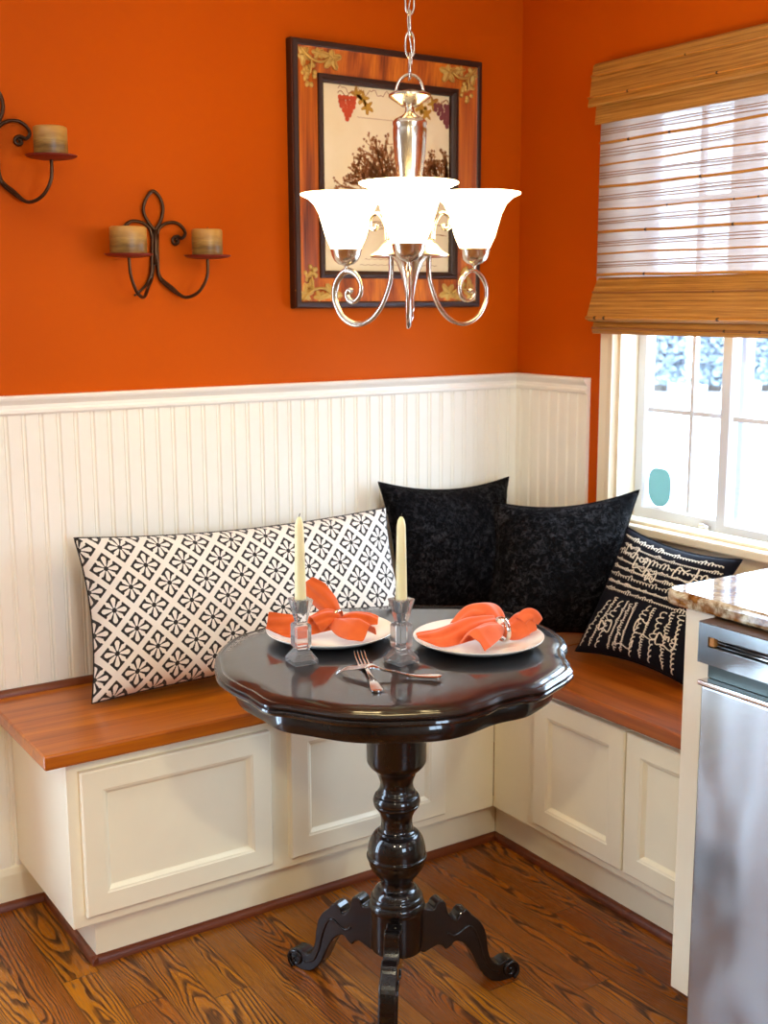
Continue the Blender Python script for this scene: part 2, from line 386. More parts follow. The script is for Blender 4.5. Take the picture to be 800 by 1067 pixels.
# print
t = NT('aged_print_paper'); p = t.pos()
t.bsdf(t.ramp(t.noise(p, 7, 4), [(.3, srgb(242, 220, 172)), (.7, srgb(252, 236, 198))]), .55); PAPER = t.m
SEPIA = plain('sepia_print_ink', srgb(164, 98, 46), .7); SEPIAL = plain('pale_sepia_ink', srgb(178, 130, 78), .7)
GRED = plain('red_grape_ink', srgb(206, 74, 30), .6); GPUR = plain('purple_grape_ink', srgb(128, 62, 62), .6); LEAFY = plain('gold_leaf_ink', srgb(190, 140, 40), .6)
# outside
SNOW = plain('pale_concrete', srgb(226, 228, 232), .9)
FOL = plain('grey_green_foliage', srgb(120, 132, 140), .8); BARK = plain('bark', srgb(70, 62, 56), .9)
SIDING = plain('pale_siding', srgb(214, 220, 228), .8); ROOF = plain('grey_roof', srgb(120, 126, 134), .9)

# ------------------------------------------------------------------ room shell
XL, YB, ZC = -4.6, -4.6, 2.44
def struct(o): o['kind'] = 'structure'; return o
struct(MB().box(XL-.1, .12, YB-.1, .12, -.06, 0).build('floor', FLOOR))
struct(MB().box(XL-.1, .12, YB-.1, .12, ZC, ZC+.06).build('ceiling', CEIL))
PX0, PX1, PZ0, PZ1 = -3.55, -2.30, .03, 2.08          # patio door further left in the back wall
w = MB(); w.box(PX1, .12, 0, .12, 0, ZC); w.box(XL-.1, PX0, 0, .12, 0, ZC); w.box(PX0, PX1, 0, .12, PZ1, ZC); w.box(PX0, PX1, 0, .12, 0, PZ0)
struct(w.build('wall_back', WALL))
pd = empty('door_1', (-2.925, 0, 0), kind='structure')
d = MB(); d.rings(PX0, PX1, PZ0, PZ1, [(0, .0), (0, .02), (-.07, .02), (-.07, .0), (0, .0)], lambda u, v, h: (u, -h, v), fill_last=False); d.build('door_casing', CASE, pd)
for x0_, x1_ in ((PX0, -2.925+.04), (-2.925-.04, PX1)):
    d = MB(); d.rings(x0_, x1_, PZ0, PZ1, [(0, .0), (0, .04), (.075, .04), (.075, .0), (0, 0)], lambda u, v, h: (u, .09-h+(.02 if x0_ == PX0 else -.03), v), fill_last=False); dd = d.build('door_leaf', VINYL, pd)
WY0, WY1, WZ0, WZ1 = -1.165, -.421, .85, 1.97        # window opening in the right wall
w = MB(); w.box(0, .12, WY1, 0, 0, ZC); w.box(0, .12, YB-.1, WY0, 0, ZC); w.box(0, .12, WY0, WY1, 0, WZ0); w.box(0, .12, WY0, WY1, WZ1, ZC)
struct(w.build('wall_right', WALL))
# the far sides of the room, behind the camera
struct(MB().box(XL-.1, XL, YB-.1, 0, 0, ZC).build('wall_left', SIDE))
RX0, RX1, RZ0, RZ1 = -1.75, -.75, 1.0, 2.0           # window added behind the camera to let in cool fill daylight
w = MB(); w.box(XL, RX0, YB-.1, YB, 0, ZC); w.box(RX1, 0, YB-.1, YB, 0, ZC); w.box(RX0, RX1, YB-.1, YB, 0, RZ0); w.box(RX0, RX1, YB-.1, YB, RZ1, ZC)
struct(w.build('wall_rear', SIDE))
w2 = empty('fill_window', ((RX0+RX1)/2, YB, RZ0), kind='structure')
MB().rings(RX0, RX1, RZ0, RZ1, [(-.06, 0), (-.06, .018), (0, .018), (0, -.06), (.03, -.06), (.03, -.09), (0, -.09)], lambda u, v, h: (u, YB+h, v), fill_last=False).build('fill_window_frame', CASE, w2)
MB().box((RX0+RX1)/2-.02, (RX0+RX1)/2+.02, YB-.085, YB-.06, RZ0+.03, RZ1-.03).build('mullion', CASE, w2)

# beadboard wainscot
def bead(a0, a1, fn, z0, z1, t0=.012, pitch=.041):
    pr = []; a = a0; 
    while a < a1-1e-6:
        b = min(a+pitch, a1)
        pr += [(a, t0-.0035), (a+.003, t0), (b-.011, t0), (b-.009, t0-.003), (b-.006, t0-.0005), (b-.003, t0-.003)] if b-a > .03 else [(a, t0)]
        a += pitch
    pr.append((a1, t0)); pr = [(a0, 0)] + pr + [(a1, 0)]
    return MB().prism(pr, fn, z0, z1)
ZR = 1.2374
struct(bead(-2.17, -.0001, lambda a, d, h: (a, -d, h), .1, ZR-.04).build('trim_1', WAINS))
struct(bead(0, .3165, lambda a, d, h: (-d, -a-.0001, h), .1, ZR-.04).build('trim_2', WAINS))
rail = [(0, -.045), (.014, -.045), (.018, -.040), (.018, -.034), (.014, -.030), (.014, -.022), (.019, -.016), (.024, -.010), (.026, -.004), (.024, 0), (0, 0)]
struct(MB().prism(rail, lambda a, b, h: (h, -a, ZR+b), -2.17, 0).build('trim_3', RAILP))
struct(MB().prism(rail, lambda a, b, h: (-a, -h, ZR+b), 0, .3165).build('trim_4', RAILP))
bb = [(0, 0), (.018, 0), (.018, .085), (.014, .10), (.006, .112), (0, .112)]
struct(MB().prism(bb, lambda a, b, h: (h, -a, b), -2.17, -1.487).build('baseboard_back', WHITE))
def shoe(fn, a0, a1, name):
    q = [(0, 0)] + [(.013*math.cos(x*PI/12)+.0, .019*math.sin(x*PI/12)) for x in range(7)]
    return struct(MB().prism(q, fn, a0, a1).build(name, SHOEX))
TKX, TKY = -.357, -.367                      # toe kick faces
shoe(lambda a, b, h: (h, -.018-a, b), -2.17, -1.49, 'trim_5')
shoe(lambda a, b, h: (-1.486-a, h, b), TKY-.013, -.02, 'trim_6')
shoe(lambda a, b, h: (h, TKY-a, b), -1.499, TKX, 'trim_7')
shoe(lambda a, b, h: (TKX-a, h, b), -1.25, TKY, 'trim_8')

# ------------------------------------------------------------------ window
win = empty('window_1', (.0, -.79, .8), kind='structure')
cas = MB()
fnx = lambda u, v, h: (-h, u, v)
cw = .057
cas.rings(WY0-cw, WY1+cw, WZ0-.03, WZ1+cw, [(0, 0), (0, .012), (.004, .016), (.03, .014), (.05, .018), (cw-.004, .012), (cw, .006), (cw, -.005)], fnx, fill_last=False)
cas.build('window_casing', CASE, win)
jb = MB()
for (y0, y1, z0, z1) in ((WY1-.012, WY1+.0, WZ0, WZ1), (WY0, WY0+.012, WZ0, WZ1), (WY0, WY1, WZ1-.012, WZ1), (WY0, WY1, WZ0, WZ0+.012)): jb.box(-.004, .115, y0, y1, z0, z1)
jb.build('window_jamb', CASE, win)
MB().box(-.045, .0, WY0-cw-.02, WY1+cw+.02, WZ0-.012, WZ0+.012).build('window_stool', CASE, win, bevel=.005)
MB().box(-.02, -.0005, WY0-cw, WY1+cw, WZ0-.10, WZ0-.0125).build('window_apron', CASE, win, bevel=.004)
def sash(y0, y1, z0, z1, x, fw, mun_y, mun_z, nm):
    s = MB(); s.rings(y0, y1, z0, z1, [(0, -.012), (0, .012), (.003, .015), (fw-.006, .015), (fw, .008), (fw, -.012), (0, -.012)], lambda u, v, h: (x-h, u, v), fill_last=False)
    so = s.build('window_sash', VINYL, win)
    g = MB().box(x-.002, x+.002, y0+fw-.002, y1-fw+.002, z0+fw-.002, z1-fw+.002).build('glass_pane', GLASS, so)
    m = MB()
    for yy in mun_y: m.box(x-.007, x+.007, yy-.006, yy+.006, z0+fw, z1-fw)
    for zz in mun_z: m.box(x-.006, x+.006, y0+fw, y1-fw, zz-.006, zz+.006)
    m.build('muntins', VINYL, so); return so
sz0, sz1 = WZ0+.012, WZ1-.012
mz = [1.158, 1.158+.27, 1.158+.54]
ls = sash(-.80, WY1-.012, sz0, sz1, .075, .036, [-.622], mz, 'left')
rs = sash(WY0+.012, -.752, sz0, sz1, .040, .036, [-.96], [z+.0 for z in mz], 'right')
la = at(735, 549, 0, .058); MB().box(.048, .062, la.y-.016, la.y+.016, la.z-.006, la.z+.004).box(.046, .05, la.y-.005, la.y+.012, la.z-.004, la.z+.008).build('sash_latch', STEEL, ls, bevel=.002)
c0 = at(687, 508, 0, .0715)
sh = []
for k in range(28):
    a = 2*PI*k/28; cx, cy = math.cos(a), math.sin(a)
    e = .62
    sx = math.copysign(abs(cx)**e, cx)*.040; sy = math.copysign(abs(cy)**e, cy)*.052
    if cy < 0: sx *= 1-.35*abs(cy)**2
    sh.append((c0.y+sx, c0.z+sy))
tag(MB().prism(sh, lambda a, b, h: (h, a, b), .0705, .0725).build('window_decal', DECAL), 'translucent teal shield shaped decal stuck on the left window pane', 'sticker')

# ------------------------------------------------------------------ outside
MB_g = MB().box(.13, 60, -40, 60, -.5, -.45).build('ground_outside', SNOW); struct(MB_g)
def bush(c, r, h, seed, label):
    rnd = random.Random(seed); o = empty('shrub', c, label, 'shrub', 'grey shrubs far outside the window')
    m = MB()
    for k in range(5200):
        a = rnd.random()*2*PI; q = rnd.random(); rr = r*(.55+.45*rnd.random())*math.sqrt(1-(q*.9)**2); z = h*(.08+.92*q)
        p = Vector((c[0]+rr*math.cos(a), c[1]+rr*math.sin(a), c[2]+z)); s = .04+.07*rnd.random()
        u = Vector((rnd.gauss(0,1), rnd.gauss(0,1), rnd.gauss(0,1))).normalized(); v = u.orthogonal().normalized()
        m.add([p-u*s, p-v*s*.5, p+u*s, p+v*s*.5], [(0, 1, 2, 3)])
    m.build('foliage', FOL, o, fix=False)
    MB().tube([(c[0], c[1], c[2]), (c[0]+.05, c[1], c[2]+h*.4), (c[0], c[1]+.1, c[2]+h*.8)], [.16, .12, .05]).build('trunk', BARK, o)
lbl = ['tall grey shrub outside behind the leftmost pane of the window', 'grey shrub outside seen past the pane right of the first bar', 'grey shrub outside beyond the right hand sash', 'grey shrub outside furthest toward the right edge of the window']
for k, (px, rr, hh) in enumerate(((688, .54, 2.4), (744, .52, 2.2), (800, .54, 2.5))):
    q = at(px, 408, 2, -.45); bush((q.x, q.y, -.45), rr, hh, k+3, lbl[k])

# ------------------------------------------------------------------ banquette
FX, FY, ZT, ZL0, ZL1 = -.4013, -.4114, .118, .499, .532
def door(parent, u0, u1, v0, v1, fn, name='door'):
    d = MB(); d.rings(u0, u1, v0, v1, [(0, 0), (0, .016), (.003, .019), (.046, .019), (.048, .0175), (.052, .0165), (.058, .010), (.060, .0085)], fn, fill_last=False)
    o = d.build(name, WHITE, parent)
    MB().rings(u0+.0595, u1-.0595, v0+.0595, v1-.0595, [(0, .002), (0, .0085)], fn, fill_first=True).build('recessed_panel', WHITE, o); return o
bc = empty('bench_cabinet', (-.95, -.2, 0), 'long cream storage bench cabinet with two panel doors under the left seat', 'cabinet')
MB().box(-1.5474, FX-.0, -.013, FY+.018, ZT, ZL0).build('carcass', WHITE, bc, bevel=.001)
MB().box(-1.486, TKX-.001, -.02, TKY, 0, ZT).build('toe_kick', WHITE, bc)
MB().box(-1.5474, FX, FY+.018, FY, ZT, ZL0-.0005).build('face_frame', WHITE, bc, bevel=.0015)
fy = lambda u, v, h: (u, FY-h, v)
door(bc, -1.522, -1.073, .145, .474, fy); door(bc, -1.022, -.572, .145, .474, fy)
bc2 = empty('bench_cabinet', (-.2, -.83, 0), 'shorter cream bench cabinet under the window seat beside the steel appliance', 'cabinet')
MB().box(FX+.018, -.013, FY-.0005, -1.215, ZT, ZL0).build('carcass', WHITE, bc2, bevel=.001)
MB().box(TKX, -.02, TKY-.0005, -1.215, 0, ZT-.0005).build('toe_kick', WHITE, bc2)
MB().box(FX, FX+.018, FY-.0005, -1.215, ZT, ZL0-.0005).build('face_frame', WHITE, bc2, bevel=.0015)
fx = lambda u, v, h: (FX-h, u, v)
door(bc2, -.905, -.592, .145, .484, fx); door(bc2, -1.21, -.910, .145, .484, fx)

seat = empty('banquette_top', (-.8, -.22, ZL0), 'glossy cherry wood L shaped bench seat running along both walls', 'bench')
s = MB().box(-1.5993, -.0135, -.4416, -.0135, ZL0, ZL1); so = s.build('seat_board', SEATX, seat, bevel=.005)
MB().box(-.4315, -.0135, -.4421, -1.212, ZL0, ZL1).build('seat_board', SEATY, seat, bevel=.005)
q = [(0, 0)] + [(.013*math.cos(x*PI/12), .016*math.sin(x*PI/12)) for x in range(7)]
MB().prism(q, lambda a, b, h: (h, -.0135-a, ZL1+b), -1.597, -.014).build('back_moulding', SHOEX, seat)
MB().prism(q, lambda a, b, h: (-.0135-a, h, ZL1+b), -1.21, -.027).build('back_moulding', SHOEX, seat)

# ------------------------------------------------------------------ pillows
def pillow(name, TL, TR, BR, BL, thick, mats, label, res=44, pinch=.035, back=True, uvs=1.0, wr=.004, seed=0, script=False, backmat=1, cat='pillow', power=.5):
    TL, TR, BR, BL = map(Vector, (TL, TR, BR, BL))
    W = ((TR-TL).length+(BR-BL).length)/2; H = ((TL-BL).length+(TR-BR).length)/2
    C = (TL+TR+BR+BL)/4
    N = (TR-TL + BR-BL).cross(TL-BL + TR-BR).normalized()
    if N.dot(CAM-C) < 0: N = -N
    def mid(u, v):   # u left-right, v bottom-top
        p = (BL*(1-u)+BR*u)*(1-v) + (TL*(1-u)+TR*u)*v
        su, sv = 4*u*(1-u), 4*v*(1-v)
        au = (2*u-1)*(-pinch)*sv**1.0; av = (2*v-1)*(-pinch)*su**1.0
        ud = ((TR-TL)*v+(BR-BL)*(1-v)).normalized(); vd = ((TL-BL)*(1-u)+(TR-BR)*u).normalized()
        return p + ud*au + vd*av
    def th(u, v):
        a = max(0, 1-abs(2*u-1)**2.6); b = max(0, 1-abs(2*v-1)**2.6)
        sag = 1+.18*(.5-v)
        return thick*.5*(a*b)**power*sag
    def wrk(u, v):
        p = Vector((u*W*9+seed*7, v*H*9, seed)); e = (1-4*u*(1-u))+(1-4*v*(1-v))
        return (noise.noise(p)*.7 + noise.noise(p*2.3)*.4)*wr*(.5+e)*min(1, 6*u*(1-u)*4*v*(1-v)*4)
    def front(u, v, extra=0): return mid(u, v) + N*(th(u, v)+wrk(u, v)+extra)
    def rear(u, v): return mid(u, v) - N*(th(u, v)*.7)
    nv = max(16, int(res*H/W)); m = MB()
    m.grid(front, res, nv, 0); uv = [(i/res*W*uvs, j/nv*H*uvs) for j in range(nv+1) for i in range(res+1)]
    m.grid(rear, res, nv, backmat); uv += [(i/res*W*uvs, j/nv*H*uvs) for j in range(nv+1) for i in range(res+1)]
    # piped seam
    rim = [mid(i/res, 0) for i in range(res)] + [mid(1, j/nv) for j in range(nv)] + [mid(1-i/res, 1) for i in range(res)] + [mid(0, 1-j/nv) for j in range(nv)]
    b0 = len(m.v); m.tube(rim, .0022, 6, True, mi=backmat); uv += [(0, 0)]*(len(m.v)-b0)
    if script:
        rnd = random.Random(4)
        def stroke(pts, wd):
            if len(pts) < 2: return
            vs = []; 
            for i, (u, v) in enumerate(pts):
                a = pts[max(i-1, 0)]; b = pts[min(i+1, len(pts)-1)]
                du, dv = (b[0]-a[0])*W, (b[1]-a[1])*H; L = math.hypot(du, dv) or 1
                w2 = wd*(.55+.45*abs(dv)/L)
                pu, pv = -dv/L*w2/W, du/L*w2/H
                for sg in (1, -1):
                    uu = min(.985, max(.015, u+pu*sg)); vv = min(.985, max(.015, v+pv*sg)); vs.append(front(uu, vv, .0011))
            m.add(vs, [(2*i, 2*i+1, 2*i+3, 2*i+2) for i in range(len(pts)-1)], 2)
            uv.extend([(0, 0)]*len(vs))
        def cursive(u0, v0, length, hgt, ang, wd, dens=1.0):
            pts = []; ca, sa = math.cos(ang), math.sin(ang); ncy = max(3, int(length/(hgt*.62))); K_ = 11; ph = 0; ama = .3
            for i in range(ncy*K_):
                if i % K_ == 0:
                    a0_ = ama; ama = rnd.choice((.26, .28, .30, .32, .36, .8, 1.0))
                    if rnd.random() < .16 and len(pts) > 3: stroke(pts, wd); pts = []
                w_ = a0_+(ama-a0_)*((i % K_)/K_)
                f_ = 2*PI*i/K_; x_ = i/K_*hgt*.62 + .26*hgt*math.cos(f_+2.2); y_ = hgt*w_*math.sin(f_)*.55 + .25*hgt*(w_-.3)
                x_ += y_*.5
                u = u0+(x_*ca-y_*sa)*H/W*1.0 if False else u0+(x_*ca-y_*sa); v = v0+(x_*sa+y_*ca)
                if not (.03 < u < .97 and .03 < v < .97):
                    stroke(pts, wd); pts = []; continue
                pts.append((u, v))
            stroke(pts, wd)
        for k in range(8): cursive(.04+.05*rnd.random(), .945-k*.060, .90, (.040, .030, .055, .028, .034, .050, .026, .036)[k], -.03, (.0018, .0014)[k % 2])
        for (u0, v0, L_, h_, an) in ((.06, .05, .42, .060, 1.2), (.15, .05, .44, .035, 1.28), (.22, .05, .45, .075, 1.3), (.33, .05, .42, .028, 1.42), (.39, .05, .42, .034, 1.46), (.45, .05, .42, .026, 1.5), (.53, .04, .45, .065, 1.42), (.62, .05, .44, .034, 1.5), (.70, .05, .44, .075, 1.48), (.81, .04, .46, .040, 1.58), (.89, .04, .46, .060, 1.6)):
            cursive(u0, v0, L_, h_, an, .0017, .9)
        for (uc, vc, r_, tn, a0) in ((.34, .78, .07, 1.3, 0), (.48, .70, .05, 1.2, 2), (.25, .22, .06, 1.1, 1), (.72, .80, .08, 1., .5), (.88, .72, .06, 1.2, 2), (.62, .3, .10, .8, 1), (.18, .86, .06, .9, 1), (.8, .25, .07, 1.1, 0), (.45, .15, .08, .7, 2)):
            pts = []
            for i in range(40):
                a = a0+i/39*tn*2*PI; rr = r_*(.5+.8*i/39)
                u, v = uc+rr*math.cos(a), vc+rr*.8*math.sin(a)+.02*math.sin(3*a)
                if .03 < u < .97 and .03 < v < .97: pts.append((u, v))
            stroke(pts, .0022)
    m.uv = uv
    o = m.build(name, mats, None, smooth=True, fix=False)
    return tag(o, label, cat)
pillow('lumbar_pillow', (-1.392, -.075, .905), at(402, 529, 1, -.19), (-.575, -.30, .553), (-1.413, -.205, .542), .19, [DAISY, BLACKC], 'long lumbar pillow with black and white daisy lattice print', res=80, pinch=.02, seed=1, power=.45)
p1 = pillow('throw_pillow', (-.535, -.062, .962), (-.088, -.075, .94), (-.10, -.13, .553), (-.525, -.12, .553), .15, [VELV, VELV], 'black crushed velvet pillow upright against the back wall beside the daisy pillow', pinch=.03, seed=2, wr=.006)
p2 = pillow('throw_pillow', (-.295, -.262, .912), (-.052, -.565, .962), (-.055, -.535, .553), (-.44, -.365, .553), .18, [VELV, VELV], 'black crushed velvet pillow turned across the corner, beside the script pillow', pinch=.03, seed=3, wr=.006)
p1['group'] = p2['group'] = 'black velvet pillows in the corner'
pillow('throw_pillow', (-.105, -.578, .872), (-.08, -.93, .845), (-.215, -.905, .55), (-.235, -.535, .55), .12, [NAVY, NAVY, INK], 'black pillow printed with cream handwriting leaning under the window', pinch=.02, seed=5, script=True, res=56)

# ------------------------------------------------------------------ pedestal table
TX, TY, TZ = -1.018, -.868, .768
table = empty('pedestal_table', (TX, TY, 0), 'dark espresso pedestal table with scalloped top and three scrolled feet', 'table')
raw = []
for q in [(275,657),(240,670),(224,696),(230,711),(242,719),(257,726),(264,731),(272,736),(282,740),(297,741),(315,744),(332,747),(352,750),(390,752),(430,751),(455,750),(480,747),(505,740),(525,732),(545,727),(565,724),(580,715),(590,709),(597,703),(594,695),(589,687),(588,681),(591,675),(585,666),(575,659),(555,650),(530,641),(500,636),(440,634)]:
    P = at(q[0], q[1], 2, .757); raw.append((math.atan2(P.y-TY, P.x-TX), math.hypot(P.x-TX, P.y-TY)))
for dg, r in ((68, .352), (80, .362), (92, .36), (104, .35)): raw.append((math.radians(dg), r))
raw.sort()
def rad_raw(a):
    a = (a+PI) % (2*PI)-PI
    ext = [(raw[-1][0]-2*PI, raw[-1][1])]+raw+[(raw[0][0]+2*PI, raw[0][1])]
    for i in range(len(ext)-1):
        if ext[i][0] <= a <= ext[i+1][0]:
            f = (a-ext[i][0])/(ext[i+1][0]-ext[i][0]+1e-9); f = f*f*(3-2*f); return ext[i][1]*(1-f)+ext[i+1][1]*f
    return ext[0][1]
NT_ = 220
rs_ = [rad_raw(2*PI*i/NT_) for i in range(NT_)]
for _ in range(1): rs_ = [(rs_[i-1]+2*rs_[i]+rs_[(i+1) % NT_])/4 for i in range(NT_)]
def toprad(a): return rs_[int(round(a/(2*PI)*NT_)) % NT_]
m = MB(); prof = [(-.35, TZ), (-.16, TZ), (-.05, TZ), (-.020, TZ), (-.017, TZ-.002), (-.013, TZ-.0025), (-.010, TZ-.001), (-.006, TZ-.002), (-.001, TZ-.006), (-.001, TZ-.009), (-.004, TZ-.011), (0, TZ-.014), (.001, TZ-.018), (-.003, TZ-.023), (-.012, TZ-.026), (-.04, TZ-.026), (-.30, TZ-.026)]
# one vertex ring per profile point
vs = []; fs = []; K = len(prof)
for i in range(NT_):
    a = 2*PI*i/NT_; R0 = rs_[i]
    for off, z in prof: rr = max(.004, R0+off); vs.append((TX+rr*math.cos(a), TY+rr*math.sin(a), z))
for i in range(NT_):
    j = (i+1) % NT_
    for k in range(K-1): fs.append((i*K+k, j*K+k, j*K+k+1, i*K+k+1))
fs.append(tuple(i*K for i in range(NT_))); fs.append(tuple(i*K+K-1 for i in range(NT_))[::-1])
m.add(vs, fs); m.build('tabletop', ESP, table, smooth='auto')
ra = rs_[:]
for _ in range(7): ra = [(ra[i-1]+2*ra[i]+ra[(i+1) % NT_])/4 for i in range(NT_)]
m = MB(); vs = []; fs = []; pr = [(-.044, TZ-.0262), (-.036, TZ-.036), (-.035, TZ-.058), (-.037, TZ-.064), (-.043, TZ-.067), (-.26, TZ-.067)]; K = len(pr)
for i in range(NT_):
    a = 2*PI*i/NT_
    for off, z in pr: rr = max(.01, ra[i]+off); vs.append((TX+rr*math.cos(a), TY+rr*math.sin(a), z))
for i in range(NT_):
    j = (i+1) % NT_
    for k in range(K-1): fs.append((i*K+k, j*K+k, j*K+k+1, i*K+k+1))
fs.append(tuple(i*K for i in range(NT_))); fs.append(tuple(i*K+K-1 for i in range(NT_))[::-1])
m.add(vs, fs); m.build('apron', ESP, table, smooth='auto')
colp = [(-40, .060), (60, .0605), (150, .0605), (175, .059), (198, .053), (215, .046), (235, .040), (262, .036), (290, .0335), (318, .035), (336, .039), (350, .0405), (354, .044), (366, .0465), (378, .0478), (390, .0478), (398, .0455), (402, .0465), (412, .0455), (424, .0425), (440, .038), (465, .0335), (490, .032), (520, .0325), (540, .0345), (548, .0385), (556, .0395), (564, .0455), (580, .0505), (600, .0545), (625, .0575), (650, .0590), (674, .0592), (680, .0612), (690, .0618), (700, .0605), (706, .0585), (725, .0572), (745, .0545), (765, .0500), (785, .0445), (804, .0385), (822, .0345), (845, .0335), (860, .036), (868, .0415), (885, .047), (903, .0495), (908, .0525), (925, .0545), (934, .0530), (940, .0555), (960, .058), (975, .0575), (985, .055), (1000, .0545), (1180, .0545), (1200, .052), (1210, .045)]
def cyz(cy): return .583-((760+cy/5.33)-770)*.00209
m = MB().lathe([(p.y, cyz(p.x)) for p in spline([(y, r, 0) for y, r in colp], 4)][::-1], (TX, TY, 0), 56); m.build('pedestal_column', ESP, table, smooth='auto')
legp = [(.045, .205), (.075, .203), (.083, .214), (.094, .219), (.104, .214), (.108, .200), (.112, .186), (.122, .172), (.132, .170), (.138, .180), (.149, .186), (.160, .181), (.168, .170), (.184, .155), (.197, .135), (.204, .110), (.207, .085), (.213, .062), (.224, .046), (.236, .041), (.250, .046), (.266, .045), (.279, .035), (.284, .021), (.277, .007), (.262, .000), (.236, .000), (.214, .009), (.194, .030), (.180, .056), (.168, .082), (.154, .104), (.140, .116), (.127, .119), (.118, .111), (.106, .106), (.099, .115), (.085, .121), (.045, .116)]
legs = []
for az in (110.7, -9.3, 230.7):
    a = math.radians(az); ca, sa = math.cos(a), math.sin(a)
    L = [(p.x, p.y) for p in spline([(x, z, 0) for x, z in legp], 3, True)]
    def fn(r, z, h): return (TX+r*ca-h*sa, TY+r*sa+h*ca, z)
    m = MB().prism(L, fn, -.0165, .0165)
    lg = m.build('leg', ESP, table, bevel=.005, seg=3)
    sc = MB()
    for sg in (-1, 1):
        pts = []
        for i in range(34):
            tt = i/33; an = -1.2+tt*9.5; rr = .019*(1-tt)+.003
            pts.append(fn(.261+rr*math.cos(an), .0225+rr*math.sin(an), sg*.0175))
        sc.tube(pts, lerp_list([.0045, .004, .003], 34), 6)
        pts = [fn(.10+.05*q/9, .155+.022*math.sin(q*.5)-.002*q, sg*.017) for q in range(10)]
        pts = [fn(x, z, sg*.017) for x, z in ((.108, .145), (.122, .135), (.140, .140), (.155, .148), (.168, .142), (.178, .125), (.188, .095), (.196, .065), (.212, .035), (.236, .022))]
        sc.tube(spline(pts, 4), .0028, 6)
    sc.build('carved_scroll', ESP, lg, smooth=True)

# ------------------------------------------------------------------ place settings
plates = []
def make_plate():
    o = empty('dinner_plate', (0, 0, 0), '', 'plate', 'white plates on the dark table')
    pr = [(0.0, .0035), (.06, .0035), (.088, .004), (.104, .008), (.122, .016), (.1295, .0195), (.1310, .0205), (.1305, .0185), (.122, .0130), (.104, .0050), (.085, .001), (.078, 0), (.0, .0005)]
    MB().lathe(pr, (0, 0, 0), 72, cap=False).build('plate_body', CERAM, o, smooth=True)
    return o
PL = Vector((-1.082, -.721, TZ)); PR = Vector((-.862, -.931, TZ))
pl = make_plate(); pl.location = PL; pl['label'] = 'white round plate holding the orange napkin, left of the two'
pl2 = dup(pl, PR, .4, 'white round plate holding the coral napkin, right of the two')
ER = Vector((math.cos(YAW), -math.sin(YAW), 0)); EF = Vector((math.sin(YAW), math.cos(YAW), 0)); EZ = Vector((0, 0, 1))
def ribbon(m, path, wid, side, arch, c, nacross=10, wr=.003, seed=0, roll=None):
    P = spline(path, 6); n = len(P); Wd = lerp_list(wid, n); Ar = lerp_list(arch, n)
    S = [Vector(s) for s in side] if isinstance(side[0], (tuple, list)) else [Vector(side)]*2
    vs = []
    for i in range(n):
        t_ = (P[min(i+1, n-1)]-P[max(i-1, 0)]).normalized(); f = i/(n-1)*(len(S)-1); k = min(int(f), len(S)-2)
        sd = (S[k]*(1-(f-k))+S[k+1]*(f-k)); sd = (sd-t_*sd.dot(t_)).normalized(); nn = sd.cross(t_)
        if nn.z < 0: nn = -nn
        for j in range(nacross+1):
            v = j/nacross*2-1
            q = P[i]+sd*(v*Wd[i])+nn*(Ar[i]*(1-v*v)+wr*math.sin(v*7+seed+i*.35)*min(1, Wd[i]/.02))
            q.z = max(q.z, .006+.022*max(0, (math.hypot(q.x, q.y)-.09)/.04))
            vs.append(c+ER*q.x+EF*q.y+EZ*q.z)
    k = nacross+1
    m.add(vs, [(i*k+j, i*k+j+1, (i+1)*k+j+1, (i+1)*k+j) for i in range(n-1) for j in range(nacross)])
def ringmesh(c, axis, r, w):
    ax = Vector(axis).normalized(); u = ax.orthogonal().normalized(); v = ax.cross(u); m = MB(); n = 28; vs = []; fs = []
    for i in range(n):
        a = 2*PI*i/n; d = u*math.cos(a)+v*math.sin(a)
        for rr, hh in ((r, -w), (r+.0018, -w*.6), (r+.0022, 0), (r+.0018, w*.6), (r, w), (r-.001, 0)): vs.append(Vector(c)+d*rr+ax*hh)
    for i in range(n):
        j = (i+1) % n
        for k in range(6): fs.append((i*6+k, i*6+(k+1) % 6, j*6+(k+1) % 6, j*6+k))
    return m.add(vs, fs)
m = MB()
ribbon(m, [(.012, 0, .03), (-.03, -.004, .028), (-.08, -.012, .028), (-.128, -.016, .036)], [.012, .020, .026, .024], (0, .55, .8), [.008, .010, .006, .002], PL, seed=1)
ribbon(m, [(.014, .012, .034), (-.004, .022, .062), (-.030, .034, .090), (-.047, .038, .112)], [.011, .022, .026, .012], (.75, 0, .55), [.010, .014, .010, .004], PL, seed=2)
ribbon(m, [(.004, -.004, .030), (.028, -.026, .022), (.055, -.045, .016), (.082, -.058, .013)], [.012, .026, .036, .032], (.5, .8, 0), [.012, .026, .034, .028], PL, seed=3)
ribbon(m, [(.016, .010, .030), (.045, .028, .034), (.078, .036, .028), (.098, .036, .026)], [.009, .014, .016, .010], (0, .7, .6), [.008, .010, .012, .006], PL, seed=4)
ribbon(m, [(-.03, -.02, .034), (-.005, -.01, .046), (.015, 0, .044)], [.022, .018, .012], (-.2, .6, .7), [.012, .012, .010], PL, seed=5)
tag(m.build('napkin', NAP1, None, smooth=True, solid=.0024, sub=1, fix=False), 'orange cloth napkin with one fold standing up on the left plate', 'napkin', 'cloth napkins on plates')
tag(ringmesh(PL+ER*.012+EF*.002+EZ*.040, ER*.8-EF*.5-EZ*.25, .018, .005).build('napkin_ring', STEEL, None, smooth=True), 'thin metal ring around the orange napkin on the left plate', 'napkin ring', 'napkin rings')
m = MB()
